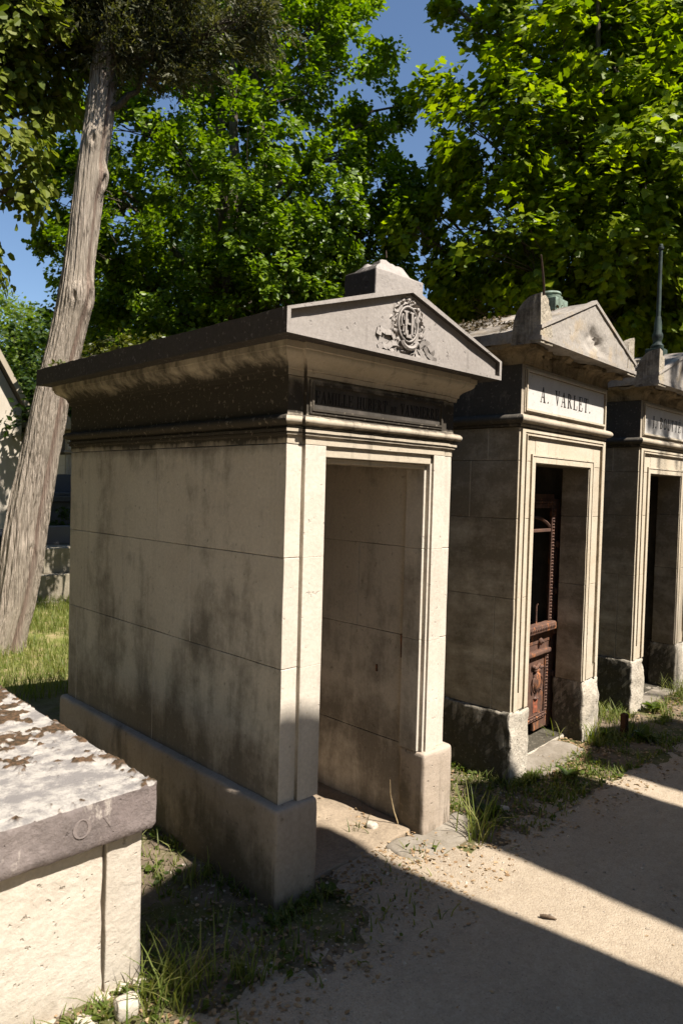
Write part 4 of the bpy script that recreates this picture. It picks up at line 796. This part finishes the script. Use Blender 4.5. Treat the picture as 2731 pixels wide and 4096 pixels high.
def pebbles():
    n = 1500; P = np.stack([rs.uniform(-1.2, 5, n), -2.3+2.3*rs.beta(2.2, 1.0, n), np.zeros(n)], 1); P2 = np.stack([rs.uniform(-.3, 1.6, 1200), rs.uniform(-.45, .5, 1200), np.zeros(1200)], 1); P = np.concatenate([P, P2])
    for bx in ((-.04, .18, -.04, 1.95), (.84, 1.06, -.04, 1.95), (1.64, 2.86, .02, 2)): P = P[~inb(P, bx)]
    m = (P[:, 1] < -3.0); z = np.maximum(gz(P), pz(P)); n = len(P); P[:, 2] = z
    O = np.array([(1, 0, 0), (0, 1, 0), (-1, 0, 0), (0, -1, 0), (0, 0, 1), (0, 0, -1), (.7, .7, .1), (-.7, .7, -.1), (-.7, -.7, .1), (.7, -.7, 0)])
    O = np.array([(1, 0, 0), (.5, .87, 0), (-.5, .87, 0), (-1, 0, 0), (-.5, -.87, 0), (.5, -.87, 0), (.55, .1, .6), (-.1, .5, .62), (-.4, -.45, .6)]); Fp = [(0, 1, 6), (1, 7, 6), (1, 2, 7), (2, 3, 7), (3, 8, 7), (3, 4, 8), (4, 5, 8), (5, 6, 8), (5, 0, 6), (6, 7, 8)]
    s = .0022+.0065*rs.rand(n)**4; az = rs.uniform(0, 6.28, n); c, sn = np.cos(az), np.sin(az); V = O[None]*s[:, None, None]*rs.uniform(.7, 1.3, (n, 9, 1)); V = np.stack([V[..., 0]*c[:, None]-V[..., 1]*sn[:, None], V[..., 0]*sn[:, None]+V[..., 1]*c[:, None], V[..., 2]], -1)+P[:, None, :]
    L = (np.array(Fp).ravel()[None]+np.arange(n)[:, None]*9).ravel(); o = fast_obj('gravel', V.reshape(-1, 3), L, np.arange(n*10)*3, M['pebble']); tag(o, kind='stuff')
pebbles()
# individual tufts
tufts = [((-.55, -.17), 95, .20, 'bright green grass tuft at the corner of the low foreground tomb'), ((1.03, -.22), 38, .22, 'tall grass tuft beside the right pier of the nearest tomb'), ((2.66, .02), 40, .20, 'grass tuft at the right plinth of the middle tomb'), ((2.50, .20), 12, .16, 'thin seeding grass in the middle tomb doorway by the rusted door'), ((4.70, .06), 60, .28, 'long grass at the right edge beside the farthest tomb'), ((-.14, .34), 26, .12, 'small sunlit grass tuft between low tomb and nearest chapel'), ((.66, .20), 12, .08, 'tiny grass sprig on the floor of the nearest tomb doorway')]
for (x, y), n, h, lb in tufts:
    P = np.stack([rs.normal(0, .035+.0004*n, n), rs.normal(0, .03, n), np.zeros(n)], 1); o = grassobj('grass_tuft', P, rs.uniform(.45, 1.15, n)*h, M['grass'] if h > .1 else M['weed'], wid=.0065, lean=.75); o.location = (x, y, gh(x, y)-.004); tag(o, lb, 'grass tuft', 'grass tufts around the tombs')
for x0, x1, y0, y1, n, h in ((-.50, -.10, .15, .95, 160, .07), (2.86, 3.35, -.16, .35, 420, .13), (1.12, 1.62, -.18, .5, 300, .11), (3.5, 3.75, -.12, .05, 160, .12), (4.1, 4.9, -.25, .2, 420, .17), (-.52, -.30, -.32, -.02, 200, .13)):
    P = np.stack([rs.uniform(x0, x1, n), rs.uniform(y0, y1, n), np.zeros(n)], 1); P = P[fbm(P, 7, 12, 3) > -.05]; P[:, 2] = gz(P)-.004; tag(grassobj('grass', P, rs.uniform(.35, 1.3, len(P))*h, M['weedg'], wid=.0055, lean=.8), kind='stuff')
def broad(x, y, n, s, lb):
    az = rs.uniform(0, 6.28, n); P = np.stack([np.cos(az)*.012, np.sin(az)*.012, rs.uniform(.01, .12, n)*s*4], 1); X = nrm(np.stack([np.cos(az), np.sin(az), rs.uniform(.2, .9, n)], 1)); Nn = nrm(np.stack([-np.cos(az)*.5, -np.sin(az)*.5, np.ones(n)], 1))
    o = leaves('weed', P, X, Nn, rs.uniform(.6, 1.1, n)*s, 'oval', M['weed'], None); o.location = (x, y, gh(x, y)); tag(o, lb, 'weed', 'broad-leaved weeds by the tombs')
broad(3.62, .02, 14, .09, 'broad-leaved weed in sun before the farthest tomb doorway'); broad(2.78, .02, 12, .07, 'broad-leaved weed at right foot of the middle tomb'); broad(1.25, -.12, 18, .06, 'dark leafy weed in shade between nearest and middle tombs'); broad(1.98, -.16, 16, .07, 'tall thin leafy weed before the middle tomb step'); broad(2.95, -.18, 20, .08, 'leafy weed in shade beside the small rotten post'); broad(.22, -.10, 10, .045, 'small green weed at the foot of the near left pier')
def rock(x, y, s, lb, seed, flat=.7):
    mb = MB(); V, F = rbox((-s/2, -s/2*.8, -s*.2), (s/2, s/2*.8, s*flat), s*.28, s*.12, s*.13, 9/s*.12, seed); mb.add(V, F); o = mb.build('stone', M['tombbody'], None, 60); o.location = (x, y, gh(x, y)); o.rotation_euler = (0, 0, seed); tag(o, lb, 'stone', 'loose stones on the ground')
rock(-.685, -.13, .075, 'pale round stone on the ground before the low foreground tomb', 3); rock(.715, .17, .055, 'small cream stone on the floor of the nearest tomb doorway', 8); rock(1.36, -.14, .045, 'small stone in shaded weeds between nearest and middle tombs', 5, .5); rock(-.80, -.10, .06, 'small rounded rubble stone left of the pale round stone', 21, .5); rock(-.92, -.06, .08, 'rubble stone at the foot of the low foreground tomb near the frame edge', 27, .4); rock(-.60, -.06, .06, 'grey stone against the foot of the low foreground tomb', 11, .4)
mb = MB(); mb.add(*tube([(-.025, .012, .006), (-.008, .002, .010), (.01, -.006, .009), (.03, -.012, .005)], [.005, .007, .006, .003], 7)); o = mb.build('stick', M['stick'], None, 60); o.location = (.69, -.755, gh(.69, -.755)+.002); o.rotation_euler = (0, 0, -.7); tag(o, 'short dark stick lying on the sunlit strip of gravel path', 'stick')
mb = MB(); mb.add(*tube([(0, 0, 0), (-.02, .01, .06), (-.045, .015, .15), (-.05, .015, .22)], [.0035, .003, .0025, .0015], 6)); o = mb.build('dry_stalk', M['straw'], None, 60); o.location = (.825, .10, .02); tag(o, 'dry bent stalk leaning on the inner wall of the nearest tomb', 'stalk')
mb = MB(); mb.add(*rbox((-.024, -.022, -.1), (.024, .022, .155), .012, .02, .003, 30, 2)); o = mb.build('post', M['post'], None, 40); o.location = (2.93, -.06, gh(2.93, -.06)); tag(o, 'short dark rotten post stuck in weeds between middle and farthest tombs', 'post')

# ------------------------------------------------------------------ left background
def block(name, a, b, mat, lb, cat, r=.01, amp=.005, loc=(0, 0, 0), rz=0, seed=0):
    mb = MB(); mb.add(*rbox(a, b, r, .06, amp, 9, seed)); o = mb.build(name, M[mat], None, 40); o.location = loc; o.rotation_euler = (0, 0, rz); tag(o, lb, cat); return o
G = empty('stepped_grave', (1.96, 7.3, 0), -.12, label='old grave of two stacked stone tiers behind the leaning trunk', cat='grave')
for nm, a, b, s in (('lower_tier', (0, 0, -.1), (1.6, 1.6, .36), 3), ('upper_tier', (.10, .16, .36), (1.5, 1.5, .70), 5), ('footing', (-.1, -.14, -.1), (1.7, 0, .03), 7)):
    mb = MB(); mb.add(*rbox(a, b, .012, .07, .008, 8, s)); mb.build(nm, M['bgstone'], G, 40)
block('fallen_headstone', (-.35, -.05, -.0), (.35, .05, .26), 'greygran', 'speckled grey stone lying tilted on the two-tier grave', 'headstone', .02, .003, (2.60, 7.9, .71), -.2)
bp = MB()
for x0 in (0,): bp.add(*rbox((0, 0, 0), (1.6, .9, .09), .01, .2)); bp.add(*rbox((.1, .1, .09), (1.3, .7, .14), .01, .2))
H_ = empty('table_grave', (2.55, 9.2, 1.28), -.2, label='dark slab grave on a high ivy-covered base beyond the tiers', cat='grave'); bp.build('slab', M['slate'], H_)
mb = MB(); mb.add(*rbox((.08, .08, -1.4), (1.5, .8, -.01), .01, .2)); mb.build('grave_base', M['slate'], H_)
HS = MB(); HS.add(*prism([(0, 0), (.75, 0), (.75, .24), (.6, .30), (.2, .30), (0, .22)], 0, .10)); o = HS.build('headstone', M['blue'], None); o.location = (2.95, 9.55, 1.42); o.rotation_euler = (0, 0, -.2); tag(o, 'blue-grey polished headstone standing above the dark slab grave', 'headstone')
tree('ivy_hedge', (2.75, 8.75, 0), [(2.5, 8.8, .9, .35), (2.8, 8.8, .85, .38), (3.1, 8.8, .85, .35), (2.6, 8.75, .5, .3), (2.9, 8.75, .45, .3)], 'dark glossy ivy growing over the base of the slab grave', 'oval', M['dark'], .06, 14, .02, .18, 40, .8, .2, seed=31, cat='ivy')
# cream gabled chapel at the left edge
CH = empty('gabled_chapel', (1.9, 13.45, 0), .0, label='cream gabled chapel with dark roof edge cut off by the left edge', cat='chapel')
mb = MB(); gw = 2.08; mb.add(*prism([(0, 0), (gw, 0), (gw, 3.1), (gw/2, 4.95), (0, 3.1)], 0, 3.0)); mb.build('wall', M['bgcream'], CH)
mb = MB(); t = .13
for s in (0, 1):
    xa, xb = (gw/2, gw+.14) if s else (-.14, gw/2); za_, zb_ = (4.98, 2.88) if s else (2.88, 4.98)
    mb.add(*prism([(xa, za_), (xb, zb_), (xb, zb_+t*1.6), (xa, za_+t*1.6)], -.22, 3.2))
mb.build('roof', M['frieze2'], CH)
mb = MB(); mb.add(*prism([(1.05, 2.2), (1.62, 2.2), (1.62, 3.1), (1.5, 3.45), (1.33, 3.6), (1.17, 3.45), (1.05, 3.1)], -.012, .01)); mb.build('window', M['slate'], CH)
# a further chapel of the same make, seen in slivers left and right of the trunk
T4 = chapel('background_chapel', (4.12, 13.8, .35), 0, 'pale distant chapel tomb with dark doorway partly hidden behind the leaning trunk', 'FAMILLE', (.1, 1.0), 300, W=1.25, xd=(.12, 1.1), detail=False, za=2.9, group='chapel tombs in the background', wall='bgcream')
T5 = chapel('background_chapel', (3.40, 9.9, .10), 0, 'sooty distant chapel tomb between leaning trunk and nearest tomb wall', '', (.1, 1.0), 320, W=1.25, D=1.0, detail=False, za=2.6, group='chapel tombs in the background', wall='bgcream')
block('white_headstone', (0, 0, -.1), (.40, .12, 1.02), 'bgcream', 'white upright headstone cut by the left edge behind the trunk', 'headstone', .02, .003, (.58, 6.2, 0), -.3)
block('dark_grave', (0, 0, -.1), (1.6, 1.6, .75), 'slate', 'dark low grave seen left of the leaning trunk', 'grave', .02, .006, (1.2, 9.4, 0), -.1)
# ------------------------------------------------------------------ the opposite row, whose shade falls across the path
def opposite(x, wd, zeave, zap, lb, y0=-3.2, dp=2.0, ov=.05):
    T = empty('opposite_tomb', (x, y0, 0), math.pi, label=lb, cat='tomb', group='tall chapel tombs across the path'); h = wd/2
    mb = MB(); mb.add(*rbox((-h, 0, 0), (h, dp, zeave-.3), .01, .3, .003)); mb.build('wall', M['wall2'], T, 30)
    mb = MB(); mb.add(*rbox((-h-.03, -.03, 0), (h+.03, dp+.03, .4), .02, .2, .006)); mb.build('plinth', M['plinth2'], T, 30)
    mb = MB(); mb.add(*moulding(-h, h, 0.0, dp, [(.001, zeave-.32), (.02, zeave-.28), (.02, zeave-.2), (.05, zeave-.1), (.05, zeave-.0)], .2)); mb.build('cornice', M['corn2'], T, 35)
    mb = MB(); mb.add(*roofmesh([(-h-ov, zeave), (h+ov, zeave), (h+ov, zeave+.05), (0, zap), (-h-ov, zeave+.05)], -.05, dp+.05, 5, .003, 10)); mb.build('roof', M['roof2'], T, 40)
    mb = MB(); mb.add(*prism([(-.32, .3), (.32, .3), (.32, 2.1), (-.32, 2.1)], -.012, .01)); mb.build('door', M['rust'], T)
    return T
opposite(.44, 1.03, 5.22, 5.47, 'tall chapel tomb across the path facing the nearest tomb')
opposite(1.92, .98, 4.42, 5.05, 'shorter steep-gabled chapel tomb across the path facing the middle tomb')
opposite(3.32, 1.20, 4.55, 4.95, 'wide chapel tomb across the path facing the gap before the farthest tomb')
opposite(5.04, 1.30, 4.4, 4.8, 'chapel tomb across the path at the far right of its row')
tree('maple_tree', (4.6, -8.0, 0), [(4.43, -3.9, 8.35, .42), (4.88, -3.9, 8.35, .48), (4.5, -7.6, 8.2, 1.0), (4.6, -8.2, 8.0, 1.4), (5.4, -8.0, 7.2, 1.0)], 'maple across the path whose leaves dapple the farthest tomb', 'maple', M['maple'], .115, 4.0, .18, .42, 22, 1.0, .18, seed=41)
for q, (x, y, r, lb, g) in enumerate([(-6.0, 1.5, 2.8, 'added unseen tree blocking skylight left of the low foreground tomb', 'l'), (-5.6, 6.8, 2.6, 'added unseen tree blocking skylight behind and left of the leaning trunk', 'l'), (-6.2, -3.6, 2.8, 'added unseen tree blocking skylight beside the path left of the viewpoint', 'l'), (-3.5, 12.5, 2.6, 'added unseen tree blocking skylight far behind the leaning trunk on the left', 'l'),
        (-3.2, -10.8, 2.7, 'added unseen tree blocking skylight behind the opposite row, leftmost', 'r'), (1.2, -11.2, 2.8, 'added unseen tree blocking skylight behind the opposite row facing the nearest tomb', 'r'), (8.6, -10.8, 2.8, 'added unseen tree blocking skylight behind the opposite row at the far right', 'r'), (9.6, -4.0, 2.6, 'added unseen tree blocking skylight at the far right end of the path', 'r')]):
    tree('sky_blocking_tree', (x, y, 0), [(x, y, 6.0, r), (x+.4, y+1.6, 4.2, r*.72), (x-.3, y-1.5, 4.0, r*.7), (x+.2, y, 2.6, r*.6)], lb, 'quad', M['dark'], .34, 3.0, .25, .8, 42, .8, .1, seed=50+q, group='added skylight-blocking trees along the left side' if g == 'l' else 'added skylight-blocking trees behind the opposite row')  # unseen trees added to block skylight and deepen the shade
def rooflitter(T, W, seed, n):
    r = np.random.RandomState(seed); x = r.uniform(-.08, W/2, n); y = r.uniform(.05, 1.8, n); P = np.stack([x, y, np.zeros(n)], 1); P = P[fbm(P, 4, seed, 4) > -.02-.25*(P[:, 1]-.6)]; P[:, 2] = 2.468+(P[:, 0]+.094)*((2.731-2.462)/(W/2+.094)); k = len(P)
    tag(leaves('moss', P, nrm(r.normal(size=(k, 3))*np.array([1, 1, .3])), nrm(r.normal(size=(k, 3))*.4+np.array([-.3, 0, 1])), r.uniform(.010, .028, k), 'oval', M['drymoss'], T), kind='stuff')
M['drymoss'] = leafmat('dry_brown_moss', (.06, .045, .028), (.16, .12, .07), .05, .05)
rooflitter(T2, 1.16, 5, 3200); rooflitter(T3, 1.10, 6, 2400)
# finer parts hang under the part they belong to
def adopt(T, child, parent):
    ps = [c for c in T.children if c.name.split('.')[0] == parent]
    if not ps: return
    for c in [c for c in T.children if c.name.split('.')[0] == child]: c.parent = ps[0]
for T in [o for o in sc.objects if o.type == 'EMPTY']:
    for c_, p_ in (('cross_base', 'roof'), ('wreath', 'roof'), ('ribbon', 'roof'), ('monogram', 'roof'), ('moss', 'roof'), ('corner_ornament', 'roof'), ('panel_frame', 'frieze'), ('name_panel', 'frieze'), ('inscription', 'frieze'), ('panel_frame', 'entablature'), ('name_panel', 'entablature'), ('inscription', 'entablature'), ('inscription', 'lid'), ('bronze_pole', 'pole_base'), ('bent_rod', 'bronze_socket'), ('beaded_moulding', 'door_frame'), ('boss', 'door_frame'), ('rail', 'door_frame'), ('paint_patch', 'urn_relief'), ('lock_plate', 'wall'), ('wall_hook', 'wall'), ('shade_lining', 'wall')): adopt(T, c_, p_)
print('objects', len(bpy.data.objects), 'polys', sum(len(m.polygons) for m in bpy.data.meshes))
